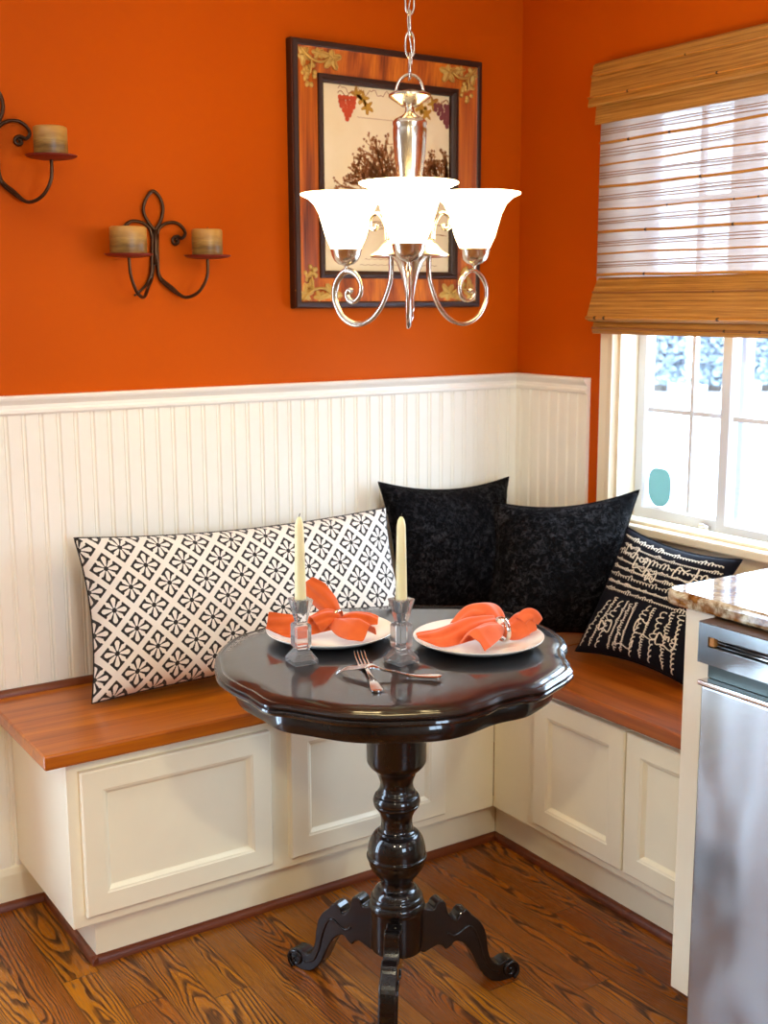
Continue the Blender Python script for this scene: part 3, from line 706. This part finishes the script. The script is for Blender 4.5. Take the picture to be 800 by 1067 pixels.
ribbon(m, [(.035, .0, .040), (-.015, -.004, .034), (-.075, -.030, .024), (-.126, -.050, .030)], [.022, .028, .022, .009], (.1, .7, .6), [.014, .014, .008, .003], PR, seed=1)
ribbon(m, [(-.035, .030, .026), (-.010, .050, .046), (.022, .050, .050), (.045, .020, .040)], [.026, .030, .030, .014], (.15, .75, .5), [.012, .018, .018, .010], PR, seed=2)
ribbon(m, [(.040, -.004, .034), (.018, -.030, .026), (-.006, -.052, .016), (-.018, -.066, .012)], [.014, .026, .034, .030], (.8, -.45, 0), [.012, .028, .034, .026], PR, seed=3)
ribbon(m, [(.046, .006, .030), (.070, .018, .024), (.094, .028, .034), (.118, .026, .040)], [.012, .022, .028, .018], (0, .6, .75), [.010, .018, .026, .016], PR, seed=4)
ribbon(m, [(.088, .012, .040), (.104, .020, .052), (.122, .024, .040)], [.014, .018, .010], (.2, .8, .3), [.014, .020, .012], PR, seed=6)
tag(m.build('napkin', NAP2, None, smooth=True, solid=.0024, sub=1, fix=False), 'coral cloth napkin knotted low on the right plate', 'napkin', 'cloth napkins on plates')
tag(ringmesh(PR+ER*.046+EF*(-.008)+EZ*.034, ER*.85+EF*.5+EZ*.1, .024, .006).build('napkin_ring', STEEL, None, smooth=True), 'metal ring around the coral napkin on the right plate', 'napkin ring', 'napkin rings')

def fork(label, tip, end, ztip, lift, face):
    """tip/end: table points; face=1 tines curve up, -1 tines curve down"""
    tip = Vector(tip); end = Vector(end); d = (end-tip); Lx = Vector((d.x, d.y, 0)).length; e = Vector((d.x, d.y, 0)).normalized(); s = Vector((-e.y, e.x, 0))
    o = empty('dinner_fork', (tip.x, tip.y, TZ), label, 'fork', 'forks crossed on the table')
    def zz(t): return sum_interp(lift, t)
    def sum_interp(tab, t):
        for i in range(len(tab)-1):
            if tab[i][0] <= t <= tab[i+1][0]:
                f = (t-tab[i][0])/(tab[i+1][0]-tab[i][0]); f = f*f*(3-2*f); return tab[i][1]*(1-f)+tab[i+1][1]*f
        return tab[-1][1]
    # handle and neck
    secs = [(.30, .0125), (.34, .0110), (.38, .006), (.44, .0036), (.55, .0034), (.70, .0055), (.85, .0088), (.95, .0105), (.985, .0085), (1.0, .003)]
    th = .0014; vs = []; fs = []
    P = spline([(a, b, 0) for a, b in secs], 4)
    for p in P:
        c = tip+e*(Lx*p.x); z = TZ+zz(p.x)
        for sg, h in ((-1, -th), (1, -th), (1, th), (0, th+.0008), (-1, th)): q = c+s*(sg*p.y); vs.append((q.x, q.y, z+h))
    for i in range(len(P)-1):
        for k in range(5): fs.append((i*5+k, i*5+(k+1) % 5, (i+1)*5+(k+1) % 5, (i+1)*5+k))
    fs.append((0, 1, 2, 3, 4)); fs.append(tuple((len(P)-1)*5+k for k in range(5)))
    MB().add(vs, fs).build('handle', STEEL, o, smooth='auto')
    t4 = MB()
    for k in range(4):
        off = (k-1.5)*.0066
        pts = []
        for i in range(9):
            t_ = .0+.33*i/8; c = tip+e*(Lx*t_)+s*off*(1 if t_ > .02 else .95); pts.append((c.x, c.y, TZ+zz(t_)))
        t4.tube(pts, lerp_list([.0009, .0016, .0020, .0026], 9), 6, flat=(.7, 1))
    t4.build('tines', STEEL, o, smooth=True)
fork('steel fork lying tines up beneath the other fork, handle toward the table front', (-1.105, -.868, 0), (-1.193, -1.070, 0), 0, [(0, .013), (.15, .006), (.32, .004), (.45, .006), (.75, .004), (1, .003)], 1)
fork('steel fork arched tines down across the other fork', (-1.196, -.933, 0), (-1.058, -1.075, 0), 0, [(0, .002), (.12, .012), (.33, .0185), (.5, .012), (.75, .005), (1, .007)], -1)

def holder(loc, rz, label):
    o = empty('candle_holder', loc, label, 'candle holder', 'crystal candle holders', rz=rz)
    OFF[o.name] = Vector((0, 0, 0))
    q = math.sqrt(2)
    pr = [(0, .0), (.030, .0), (.0305, .002), (.0305, .010), (.019, .026), (.015, .030), (.0150, .033), (.0185, .036), (.0195, .040), (.0195, .082), (.0185, .086), (.0125, .089), (.0125, .092), (.0235, .140), (.0230, .1415), (.0135, .1415), (.0115, .112), (.0, .112)]
    MB().lathe([(r*q*.80, z*.885) for r, z in pr], (0, 0, 0), 4, phase=PI/4, cap=False).build('crystal_body', CRYS, o, bevel=.0012, seg=1)
    return o
HL = Vector((-1.214, -.835, TZ)); HR = Vector((-1.056, -.942, TZ))
h1 = holder(HL, -.12, 'square cut crystal candle holder in front of the left plate')
h2 = dup(h1, HR, .12, 'square cut crystal candle holder between the two plates'); 
def taper(c, label):
    o = empty('taper_candle', c, label, 'candle', 'ivory taper candles')
    MB().lathe([(0, 0), (.0108, 0), (.0112, .004), (.0112, .02), (.0100, .09), (.0084, .166), (.0064, .176), (.003, .182), (0, .183)], c, 24, cap=False).build('wax_body', TAPER, o, smooth=True)
    MB().tube([(c[0], c[1], c[2]+.181), (c[0]+.0005, c[1], c[2]+.185), (c[0]+.002, c[1], c[2]+.189)], .0009, 6).build('wick', WICK, o); return o
taper(HL+EZ*.0995, 'ivory taper candle in the crystal holder before the left plate'); taper(HR+EZ*.0995, 'ivory taper candle in the crystal holder between the plates')

# ------------------------------------------------------------------ chandelier
AX, AY = -.940, -.802
ch = empty('chandelier', (AX, AY, 1.40), 'brushed nickel chandelier with three lit white bell shades hanging on a chain', 'chandelier')
A0 = (AX, AY, 0)
MB().lathe([(.0, 2.44-.03), (.02, 2.44-.03), (.05, 2.44-.018), (.062, 2.44-.004), (.062, 2.44), (0, 2.44)], A0, 36, cap=False).build('ceiling_canopy', NICK, ch, smooth=True)
# chain links
z = 1.862; k = 0
while z < 2.40:
    pts = []
    for i in range(20):
        a = 2*PI*i/20; u = .0085*math.cos(a); w_ = .019*math.sin(a)+math.copysign(.004, math.sin(a))
        d = (math.cos(.5), -math.sin(.5)) if k % 2 else (math.sin(.5), math.cos(.5))
        pts.append((AX+u*d[0], AY+u*d[1], z+.023+w_))
    MB().tube(pts, .0024, 6, True).build('chain_link', NICK, ch, smooth=True)
    z += .0385; k += 1
MB().tube([(AX+.004*math.sin(i*.9), AY+.004*math.cos(i*.9), 1.86+.55*i/30) for i in range(31)], .002, 6).build('lamp_cord', NICK, ch, smooth=True)
# hanging loop + cap + vase body
MB().tube([(AX+ER.x*.026*math.cos(a), AY+ER.y*.026*math.cos(a), 1.838+.032*math.sin(a)) for a in [PI*i/16 for i in range(17)]], .003, 8).build('hanging_loop', NICK, ch, smooth=True)
MB().lathe([(0, 1.8415), (.014, 1.8415), (.020, 1.838), (.036, 1.836), (.0405, 1.833), (.0405, 1.829), (.034, 1.824), (.024, 1.818), (.016, 1.812), (0, 1.812)], A0, 36, cap=False).build('top_cap', NICK, ch, smooth='auto')
MB().lathe([(.009, 1.815), (.0085, 1.806), (.010, 1.800), (.016, 1.795), (.028, 1.789), (.0325, 1.784), (.033, 1.780), (.0315, 1.776), (.0325, 1.770), (.032, 1.750), (.029, 1.715), (.0255, 1.690), (.023, 1.650), (.022, 1.600), (.024, 1.575), (.034, 1.565), (.036, 1.560)][::-1], A0, 40).build('vase_stem', NICK, ch, smooth='auto')
MB().lathe([(.0, 1.566), (.036, 1.566), (.048, 1.561), (.056, 1.552), (.064, 1.543), (.074, 1.537), (.077, 1.534), (.076, 1.531), (.05, 1.531), (.0, 1.533)], A0, 44, cap=False).build('hub_dish', NICK, ch, smooth='auto')
MB().lathe([(0, 1.404), (.003, 1.406), (.007, 1.413), (.008, 1.419), (.006, 1.425), (.0085, 1.428), (.0095, 1.434), (.0085, 1.440), (.0085, 1.452), (.012, 1.475), (.018, 1.500), (.027, 1.522), (.036, 1.532), (0, 1.532)], A0, 32, cap=False).build('finial', NICK, ch, smooth='auto')
arm = [(.043, .026), (.043, -.009), (.050, -.037), (.067, -.072), (.093, -.098), (.1265, -.1065), (.158, -.092), (.176, -.0605), (.176, -.032), (.164, -.0115), (.146, -.0005), (.126, -.0086), (.114, -.029), (.117, -.049), (.130, -.0605), (.143, -.057), (.148, -.047), (.142, -.039), (.136, -.042)]
ZA = 1.508; RC = .149
az0 = math.atan2(-EF.y, -EF.x)
def bell(r_off, c):   # shade profile, closed double wall
    return [(.029, .0), (.040, .024), (.0475, .050), (.0535, .070), (.0625, .088), (.0755, .100), (.0900, .1065), (.0905, .1085), (.0895, .1095), (.0745, .1030), (.0605, .0905), (.0510, .071), (.0450, .050), (.0375, .025), (.027, .003)]
for k in range(3):
    a = az0-.035+k*2*PI/3; ca, sa = math.cos(a), math.sin(a)
    def rp(r, z): return (AX+r*ca, AY+r*sa, ZA+z)
    ao = MB().tube(spline([rp(r, z) for r, z in arm], 6), .0058, 8, flat=(.7, 1.15)).build('arm', NICK, ch, smooth=True)
    MB().tube(spline([rp(r, z) for r, z in ((.052, .056), (.055, .085), (.070, .108), (.088, .102), (.090, .084), (.078, .078), (.074, .088))], 5), .004, 8).build('upper_scroll', NICK, ao, smooth=True)
    cx, cy = AX+RC*ca, AY+RC*sa
    MB().lathe([(.004, -.004), (.004, .008), (.007, .010), (.016, .013), (.024, .020), (.029, .030), (.031, .039), (.0318, .041), (.0305, .0425), (.028, .040), (0, .038)], (cx, cy, ZA), 36).build('shade_cup', NICK, ao, smooth='auto')
    MB().lathe(bell(0, 0), (cx, cy, ZA+.0405), 48, cap=False).build('glass_shade', SHADE, ao, smooth=True)

# ------------------------------------------------------------------ wall sconces
def sconce(off, label, which):
    """built for the lower one, shifted by off (dx, dz) on the wall"""
    mpp = 0
    dx, dz = off
    def wp(px, py, y=-.008):
        q = at(px, py, 1, 0); return Vector((q.x+dx, y, q.z+dz))
    base = wp(160, 312); o = empty('wall_sconce', (base.x, 0, base.z), label, 'sconce', 'wrought iron sconces on the orange wall')
    cr = lambda a, b: (90+a/5, 180+b/5)
    r = .0042
    g = MB()
    lp = [wp(*cr(x, y)) for x, y in ((350, 300), (318, 262), (290, 200), (305, 135), (340, 97), (378, 135), (392, 195), (378, 255), (350, 300))]
    g.tube(spline(lp, 6), r, 8)
    g.build('leaf_loop', IRON, o, smooth=True)
    for pts, nm in ((((350, 300), (338, 340), (335, 440), (330, 530), (300, 590), (245, 640)), 'foot_rod'), (((350, 300), (362, 340), (365, 440), (372, 540), (410, 590), (475, 640)), 'foot_rod')):
        MB().tube(spline([wp(*cr(*p)) for p in pts], 6), lerp_list([r, r, r, r*.6], len(spline([(0,0,0)]*6, 6))), 8).build(nm, IRON, o, smooth=True)
    MB().tube([wp(*cr(350, y), y=-.012) for y in (300, 360, 420, 480)], .006, 8).build('binding', IRON, o, smooth=True)
    def yv(s): return -.008-.080*s
    # each arm: curl, stem, sweep out to the pan
    S = wp(*cr(350, 330)); mx = S.x
    right = [((458, 352), 0), ((470, 350), 0), ((472, 364), 0), ((458, 372), 0), ((444, 362), 0), ((446, 342), 0), ((468, 332), 0), ((492, 342), 0), ((510, 318), 0), ((495, 285), 0), ((462, 262), 0), ((420, 262), 0), ((385, 280), 0), ((367, 315), 0), ((365, 440), 0), ((378, 540), 0)]
    for sg in (1, -1):
        W = []
        for (x, y), s_ in right:
            q = wp(*cr(x, y)); W.append(Vector((mx+sg*(q.x-mx), -.006, q.z)))
        z0 = wp(*cr(350, 455)).z; pc = Vector((mx+sg*.099, yv(1), wp(*cr(350, 462)).z+.006))
        zb = wp(*cr(350, 658)).z
        W += [Vector((mx+sg*.030, yv(.25), zb+.028)), Vector((mx+sg*.052, yv(.55), zb+.004)), Vector((mx+sg*.078, yv(.85), zb+.016)), Vector((mx+sg*.096, yv(1), zb+.052)), Vector((pc.x, pc.y, pc.z))]
        a_ = MB().tube(spline(W, 6), r*.95, 8);  ao = a_.build('arm', IRON, o, smooth=True)
        MB().lathe([(0, -.002), (.030, -.001), (.048, .002), (.056, .006), (.056, .0075), (.047, .004), (.03, .0015), (0, .001)], pc, 36, cap=False).build('candle_pan', RUST, ao, smooth=True)
        if which == 'both' or sg == 1:
            c = pc+Vector((0, 0, .0012))
            rr = .0425 if sg < 0 else .0365
            side = ('left' if sg < 0 else 'right')
            lb = ('wide mottled tan pillar candle on the left pan of the lower sconce' if sg < 0 else 'mottled tan pillar candle on the right pan of the lower sconce') if which == 'both' else 'mottled tan pillar candle on the upper sconce at the left edge'
            co = empty('pillar_candle', c, lb, 'candle', 'pillar candles on the sconces')
            MB().lathe([(0, 0), (rr-.001, 0), (rr, .002), (rr, .063), (rr-.001, .0655), (rr-.004, .067), (rr-.007, .0655), (rr*.5, .063), (0, .062)], c, 40, cap=False).build('wax_body', WAX, co, smooth=True)
            MB().tube([c+Vector((0, 0, .061)), c+Vector((.001, 0, .068)), c+Vector((.003, 0, .072))], .0009, 6).build('wick', WICK, co)
sconce((0, 0), 'wrought iron two arm candle sconce right of the other one', 'both')
sconce((-.368, .208), 'wrought iron candle sconce higher up at the left edge of the wall', 'right')

# ------------------------------------------------------------------ framed print
pic = empty('framed_print', (-.465, -.002, 1.431), 'framed vintage grape print in burnished wood frame behind the chandelier', 'picture')
U0, U1, V0, V1 = -.764, -.166, 1.431, 2.095
fw = lambda u, v, h: (u, -.001-h, v)
MB().rings(U0, U1, V0, V1, [(0, 0), (0, .026), (.003, .030), (.012, .031), (.018, .028), (.080, .020), (.0801, .004), (0, .0)], fw, fill_last=False).build('frame', FRAMEW, pic)
MB().rings(U0-.001, U1+.001, V0-.001, V1+.001, [(0, 0), (0, .024), (.004, .0315), (.014, .0322), (.0175, .0292)], fw, fill_last=False).build('outer_edge', FRAMED, pic)
IN = .080
MB().rings(U0+IN, U1-IN, V0+IN, V1-IN, [(-.004, .018), (-.002, .0265), (.006, .027), (.011, .021), (.016, .018), (.0165, .006)], fw, fill_last=False).build('inner_moulding', FRAMED, pic)
pm = MB(); pu0, pu1, pv0, pv1 = U0+IN+.014, U1-IN-.014, V0+IN+.014, V1-IN-.014
pm.box(pu0, pu1, -.003, -.008, pv0, pv1, 0)
rnd = random.Random(11)
def disc(u, v, r, mi, h=.0086, n=14, sq=1, rot=0):
    vs = [fw(u+r*math.cos(2*PI*i/n), v+r*sq*math.sin(2*PI*i/n), h-.001) for i in range(n)]
    pm.add(vs, [tuple(range(n))], mi)
def ink(pts, wd, mi, h=.0080):
    vs = []
    for i, (u, v) in enumerate(pts):
        a = pts[max(i-1, 0)]; b = pts[min(i+1, len(pts)-1)]; du, dv = b[0]-a[0], b[1]-a[1]; L = math.hypot(du, dv) or 1
        for s_ in (1, -1): vs.append(fw(u-dv/L*wd*s_, v+du/L*wd*s_, h))
    pm.add(vs, [(2*i, 2*i+1, 2*i+3, 2*i+2) for i in range(len(pts)-1)], mi)
def leaf(u, v, r, rot, mi):
    n = 30; vs = []
    for i in range(n):
        a = 2*PI*i/n; rr = r*(.72+.28*math.cos(5*a))*(1.0+.1*math.sin(9*a)); vs.append(fw(u+rr*math.cos(a+rot), v+rr*math.sin(a+rot), .0072))
    pm.add(vs, [tuple(range(n))], mi)
def picpt(px, py): q = at(px, py, 1, -.009); return q.x, q.z
for (gx, gy, mi, leaves) in ((362, 112, 3, ((378, 103), (383, 112), (372, 98))), (460, 120, 4, ((444, 118), (452, 108), (438, 112)))):
    for lx, ly in leaves:
        u, v = picpt(lx, ly); leaf(u, v, .021, rnd.random()*6, 5)
    u0, v0 = picpt(gx, gy)
    for row in range(6):
        cnt = (5, 5, 4, 3, 2, 1)[row]
        for q in range(cnt): disc(u0+(q-(cnt-1)/2)*.011+rnd.uniform(-.002, .002)+(.004*row if mi == 4 else 0), v0+.024-row*.0105, .0064+rnd.random()*.001, mi, .0084+.0001*q)
    ink([(u0-.03+.06*i/12, v0+.034+.006*math.sin(i*.9)) for i in range(13)], .0011, 1)
# flourish, caption lines
a = picpt(352, 92); b = picpt(470, 108)
ink([(a[0]+(b[0]-a[0])*i/60, a[1]+(b[1]-a[1])*i/60+.007*math.sin(i*.8)+.004*math.sin(i*2.1)) for i in range(61)], .0009, 1)
for (p0, p1) in (((372, 122), (410, 126)), ((380, 270), (450, 271)), ((375, 276), (455, 277))):
    a = picpt(*p0); b = picpt(*p1); ink([(a[0]+(b[0]-a[0])*i/40, a[1]+(b[1]-a[1])*i/40+.0015*math.sin(i*1.9)) for i in range(41)], .0006, 2)
# sepia trees
def branch(u, v, ang, L, wd, dep, mi):
    pts = [(u, v)]
    for i in range(5):
        ang += rnd.uniform(-.16, .16); u += math.cos(ang)*L/5; v += math.sin(ang)*L/5
        u = min(max(u, pu0+.012), pu1-.012); pts.append((u, v))
    ink(pts, wd, mi)
    if dep > 0:
        for _ in range(4): 
            i = rnd.randint(2, 5); branch(pts[i][0], pts[i][1], ang+rnd.uniform(-.9, .9), L*.62, wd*.72, dep-1, mi)
    else:
        for _ in range(2): leaf(u+rnd.uniform(-.006, .006), v+rnd.uniform(-.006, .006), .0035+.002*rnd.random(), rnd.random()*6, rnd.choice((1, 1, 2)))
for (px, py, L) in ((398, 196, .062), (404, 188, .070), (386, 200, .058), (452, 198, .062), (462, 190, .05), (430, 205, .06)):
    u, v = picpt(px, py)
    for k in range(6): branch(u, v-.01, PI/2+(-1.2+.48*k), L, .0017, 2, 1)
for k in range(26):
    u = pu0+.03+rnd.random()*(pu1-pu0-.06); v = picpt(400, 225)[1]-rnd.random()*.05; ink([(u, v), (u+.03, v+.002), (u+.05, v-.001)], .0008, 2)
pm.build('printed_sheet', [PAPER, SEPIA, SEPIAL, GRED, GPUR, LEAFY], pic, fix=False)
# embossed corner ornaments
for (cu, cv, su, sv) in ((U0+.054, V1-.052, 1, -1), (U1-.052, V1-.050, -1, -1), (U0+.050, V0+.050, 1, 1), (U1-.050, V0+.050, -1, 1)):
    g = MB(); C2 = lambda a, b, h: fw(cu+su*a, cv+sv*b, h)
    for i in range(16):
        rr = .026*math.sqrt(rnd.random()); an = rnd.random()*6.28
        p = C2(-.004+rr*math.cos(an)*.8, .030+rr*math.sin(an)*1.1, .024); g.ball(p, .0072, 8, 6, (1, .7, 1))
    for (a, b, r, rot) in ((-.022, -.014, .028, .3), (.062, -.012, .030, 1.), (.022, -.022, .018, 2.)):
        n = 30; ctr = C2(a, b, .0335); vs = [ctr]; 
        for i in range(n):
            an = 2*PI*i/n; rr = r*(.72+.28*math.cos(5*an)); vs.append(C2(a+rr*math.cos(an+rot), b+rr*math.sin(an+rot), .026))
        vs2 = [C2(a, b, .018)]
        g.add(vs, [(0, 1+i, 1+(i+1) % n) for i in range(n)])
        rim = [vs[1+i] for i in range(n)]; g.tube(rim, .0022, 5, True)
        for i in range(0, n, 6): g.tube([ctr, vs[1+i]], [.0018, .0010], 5)
    g.tube(spline([C2(-.03, -.03, .03), C2(.0, -.004, .034), C2(.03, .0, .034), C2(.05, -.012, .032)], 5), .0035, 6)
    g.tube(spline([C2(.0, -.004, .034), C2(-.002, .015, .034), C2(-.004, .03, .032)], 5), .003, 6)
    g.build('corner_ornament', BRZ, pic, smooth=True, fix=False)

# ------------------------------------------------------------------ bamboo shade
bs = empty('bamboo_shade', (-.03, -.80, 1.36), 'woven bamboo roman shade half lowered over the window', 'window shade')
BY0, BY1 = -1.245, -.352
def sheet(prof, y0, y1, th=.004):
    """profile (x, z) extruded along y"""
    m = MB(); n = 24
    vs = []; 
    for (x, z) in prof:
        for i in range(n+1): vs.append((x+.0008*math.sin(i*1.7+z*60), y0+(y1-y0)*i/n, z))
    k = n+1
    return m.add(vs, [(a*k+i, a*k+i+1, (a+1)*k+i+1, (a+1)*k+i) for a in range(len(prof)-1) for i in range(n)])
MB().box(-.034, -.018, BY0+.01, BY1-.01, 2.0, 2.046).build('head_rail', REED, bs)
vb = sheet([(-.020, 2.047), (-.045, 2.049), (-.052, 2.044), (-.056, 2.01), (-.062, 1.97), (-.068, 1.945), (-.066, 1.940)], BY0, BY1).build('valance', BAMB, bs, solid=.004, fix=False)
sheet([(-.052, 1.965), (-.054, 1.93), (-.056, 1.896)], BY0, BY1-.016).build('valance_lining', BAMB, bs, solid=.003, fix=False)
sheet([(-.040, 2.0), (-.042, 1.8), (-.042, 1.6), (-.042, 1.48)], BY0, BY1-.022).build('sheer_panel', BSHEER, bs, fix=False)
def reeds(m, zs, x, y0, y1, rad, mi, wob=.003, seed=0):
    r_ = random.Random(seed)
    for z in zs:
        pts = []; ph = r_.random()*6
        for i in range(26):
            f = i/25; pts.append((x, y0+(y1-y0)*f, z+wob*math.sin(f*5+ph)+wob*.4*math.sin(f*17+ph*2)))
        m.tube(pts, rad, 6, mi=mi)
        for _ in range(3):
            i = r_.randint(1, 24); m.ball(pts[i], rad*1.15, 8, 6, (1, 1.8, 1), mi=1)
m = MB(); zr = []; z = 1.868; k = 0
for zt in (1.852, 1.795, 1.739, 1.680, 1.622, 1.567, 1.512): reeds(m, [zt-.0], -.0455, BY0, BY1-.024, .0036 if zt not in (1.795, 1.680, 1.567) else .0024, 0, .0022, int(zt*1000))
m.build('thick_reeds', [REED, KNOT], bs, smooth=True)
m = MB()
for zc in (1.876, 1.824, 1.767, 1.710, 1.651, 1.594, 1.540):
    for d in (-.007, 0, .006): reeds(m, [zc+d], -.0448, BY0, BY1-.024, .0011, 0, .0014, int(zc*1000+d*9000))
m.build('thin_reeds', [REEDD, REEDD], bs, smooth=True)
bf = sheet([(-.044, 1.505), (-.052, 1.498), (-.066, 1.470), (-.078, 1.435), (-.086, 1.405), (-.084, 1.397), (-.072, 1.394), (-.056, 1.396)], BY0, BY1-.036).build('bottom_fold', BAMB, bs, solid=.004, fix=False)
sheet([(-.050, 1.41), (-.058, 1.385), (-.062, 1.368), (-.060, 1.362), (-.045, 1.362)], BY0, BY1-.032).build('hem_fold', BAMB, bs, solid=.004, fix=False)
m = MB(); reeds(m, [1.402], -.0905, BY0, BY1-.036, .004, 0, .0008, 5); reeds(m, [2.018], -.0605, BY0, BY1, .0022, 0, .001, 6); reeds(m, [1.962], -.0690, BY0, BY1, .0030, 0, .001, 7)
m.build('valance_reeds', [REED, KNOT], bs, smooth=True)
m = MB(); reeds(m, [1.468], -.0705, BY0, BY1-.036, .0020, 0, .001, 8); reeds(m, [1.375], -.0640, BY0, BY1-.032, .003, 0, .0008, 9); m.build('fold_reeds', [REEDD, KNOT], bs, smooth=True)

# ------------------------------------------------------------------ counter and appliance
ct = MB()
CX0, CX1, CY0, CY1 = -.650, -.001, -2.25, -1.215
r = .018; pts = [(CX1, CY0), (CX1, CY1)] + [(CX0+.03-.03*math.sin(a), CY1-.03+.03*math.cos(a)) for a in [PI/2*i/6 for i in range(7)]] + [(CX0, CY0)]
prof = [(.0075, .884), (.001, .888), (0, .893), (0, .905), (.002, .911), (.008, .914)]
vs = []; n = len(pts)
def inset(i, d):
    p = Vector((*pts[i], 0)); a = Vector((*pts[i-1], 0)); b = Vector((*pts[(i+1) % n], 0))
    t1 = (p-a).normalized(); t2 = (b-p).normalized(); nn = Vector((t1.y+t2.y, -(t1.x+t2.x), 0)).normalized()
    c_ = Vector(((CX0+CX1)/2, (CY0+CY1)/2, 0))
    if nn.dot(c_-p) < 0: nn = -nn
    return p+nn*d
for d, z in prof:
    for i in range(n): q = inset(i, d); vs.append((q.x, q.y, z))
fs = [(k*n+i, k*n+(i+1) % n, (k+1)*n+(i+1) % n, (k+1)*n+i) for k in range(len(prof)-1) for i in range(n)] + [tuple(range(n))[::-1], tuple((len(prof)-1)*n+i for i in range(n))]
ct.add(vs, fs); tag(ct.build('countertop', GRAN, None), 'polished speckled granite countertop above the steel appliance', 'countertop')
PX = -.6276
cab = empty('base_cabinet', (-.3, -1.29, 0), 'narrow cream end cabinet panel between the window bench and steel appliance', 'cabinet')
MB().box(PX+.018, -.014, -1.258, -1.278, .108, .883).build('end_panel', WHITE, cab, bevel=.001)
MB().box(PX, PX+.018, -1.258, -1.335, .108, .883).build('face_stile', WHITE, cab, bevel=.002)
MB().box(-.55, -.02, -1.26, -1.32, 0, .108).build('toe_kick', DARK, cab)
MB().box(PX+.06, -.02, -2.2, -2.22, 0, .883).build('end_panel', WHITE, cab)
dw = empty('dishwasher', (-.4, -1.64, 0), 'stainless steel dishwasher at the right edge under the granite counter', 'dishwasher')
D0, D1 = -1.337, -1.937
MB().box(-.62, -.05, D0-.006, D1+.006, .10, .872).build('tub', DARK, dw)
cp = MB(); cz0, cz1 = .806, .8795
sx0 = D0-.022; sl0, sl1 = .838, .857       # slot
for (y0, y1, z0, z1) in ((D0, D1, sl1, cz1), (D0, D1, cz0, sl0), (D0, sx0, sl0, sl1), (D1+.022, D1, sl0, sl1)): cp.box(-.68, -.645, y0, y1, z0, z1)
cp.build('control_panel', STAIN, dw)
MB().box(-.645, -.62, D0, D1, cz0, cz1).build('control_backing', DARK, dw)
MB().box(-.679, -.60, D0+.0, D1, .8797, .8815).build('top_trim', plain('brown_trim', srgb(96, 70, 50), .35, .3), dw)
g = MB()
for zz in (.842, .848, .853): g.box(-.672, -.646, sx0-.012, D1+.03, zz-.0009, zz+.0009)
g.build('vent_grille', STEEL, dw)
MB().box(-.677, -.646, sx0-.001, sx0-.011, sl0+.0015, sl1-.0015).build('vent_plug', AMBER, dw)
MB().box(-.660, -.62, D0-.008, D1+.008, .775, cz0-.0005).build('handle_recess', TEAL, dw)
MB().box(-.684, -.62, D0-.004, D1+.004, .764, .774).build('door_lip', STEEL, dw, bevel=.003)
MB().box(-.680, -.62, D0-.010, D1+.01, .085, .7635).build('door', STAIN, dw, bevel=.004)
MB().box(-.60, -.10, D0-.01, D1+.01, 0, .085).build('kick_plate', DARK, dw)

# ------------------------------------------------------------------ light
wd = bpy.data.worlds.new('sky'); scene.world = wd; wd.use_nodes = True; nt = wd.node_tree; nt.nodes.clear()
o_ = nt.nodes.new('ShaderNodeOutputWorld'); bg = nt.nodes.new('ShaderNodeBackground'); bg.inputs[0].default_value = (.70, .94, 1.22, 1); bg.inputs[1].default_value = 18.0
nt.links.new(bg.outputs[0], o_.inputs[0])
def portal(name, loc, rot, sx, sy):
    l = bpy.data.lights.new(name, 'AREA'); l.shape = 'RECTANGLE'; l.size = sx; l.size_y = sy; l.cycles.is_portal = True
    o = bpy.data.objects.new(name, l); COL.objects.link(o); o.location = loc; o.rotation_euler = rot
portal('window_portal', (.125, (WY0+WY1)/2, (WZ0+WZ1)/2), (0, PI/2, 0), WZ1-WZ0, WY1-WY0)
portal('door_portal', ((PX0+PX1)/2, .13, (PZ0+PZ1)/2), (-PI/2, 0, 0), PX1-PX0, PZ1-PZ0)
portal('rear_portal', ((RX0+RX1)/2, YB-.11, (RZ0+RZ1)/2), (PI/2, 0, 0), RX1-RX0, RZ1-RZ0)
def fill_disc(name, x, y, power):
    l = bpy.data.lights.new(name, 'AREA'); l.shape = 'DISK'; l.size = .16; l.energy = power; l.color = (1, .90, .62)
    o = bpy.data.objects.new(name, l); COL.objects.link(o); o.location = (x, y, ZC-.004)
fill_disc('added_fill_light', -2.9, -2.9, 34); fill_disc('added_fill_light', -1.7, -3.5, 34)  # unseen ceiling lamps added behind the camera as warm fill for the cabinet fronts
vs_ = scene.view_settings; scene.display_settings.display_device = 'sRGB'
vs_.view_transform = 'Standard'; vs_.look = 'None'; vs_.gamma = 1; vs_.use_curve_mapping = False; vs_.exposure = -.04
cy = scene.cycles; cy.max_bounces = 10; cy.diffuse_bounces = 5; cy.glossy_bounces = 5; cy.transmission_bounces = 10; cy.transparent_max_bounces = 16
cy.caustics_reflective = False; cy.caustics_refractive = False; cy.sample_clamp_indirect = 6; cy.use_denoising = True
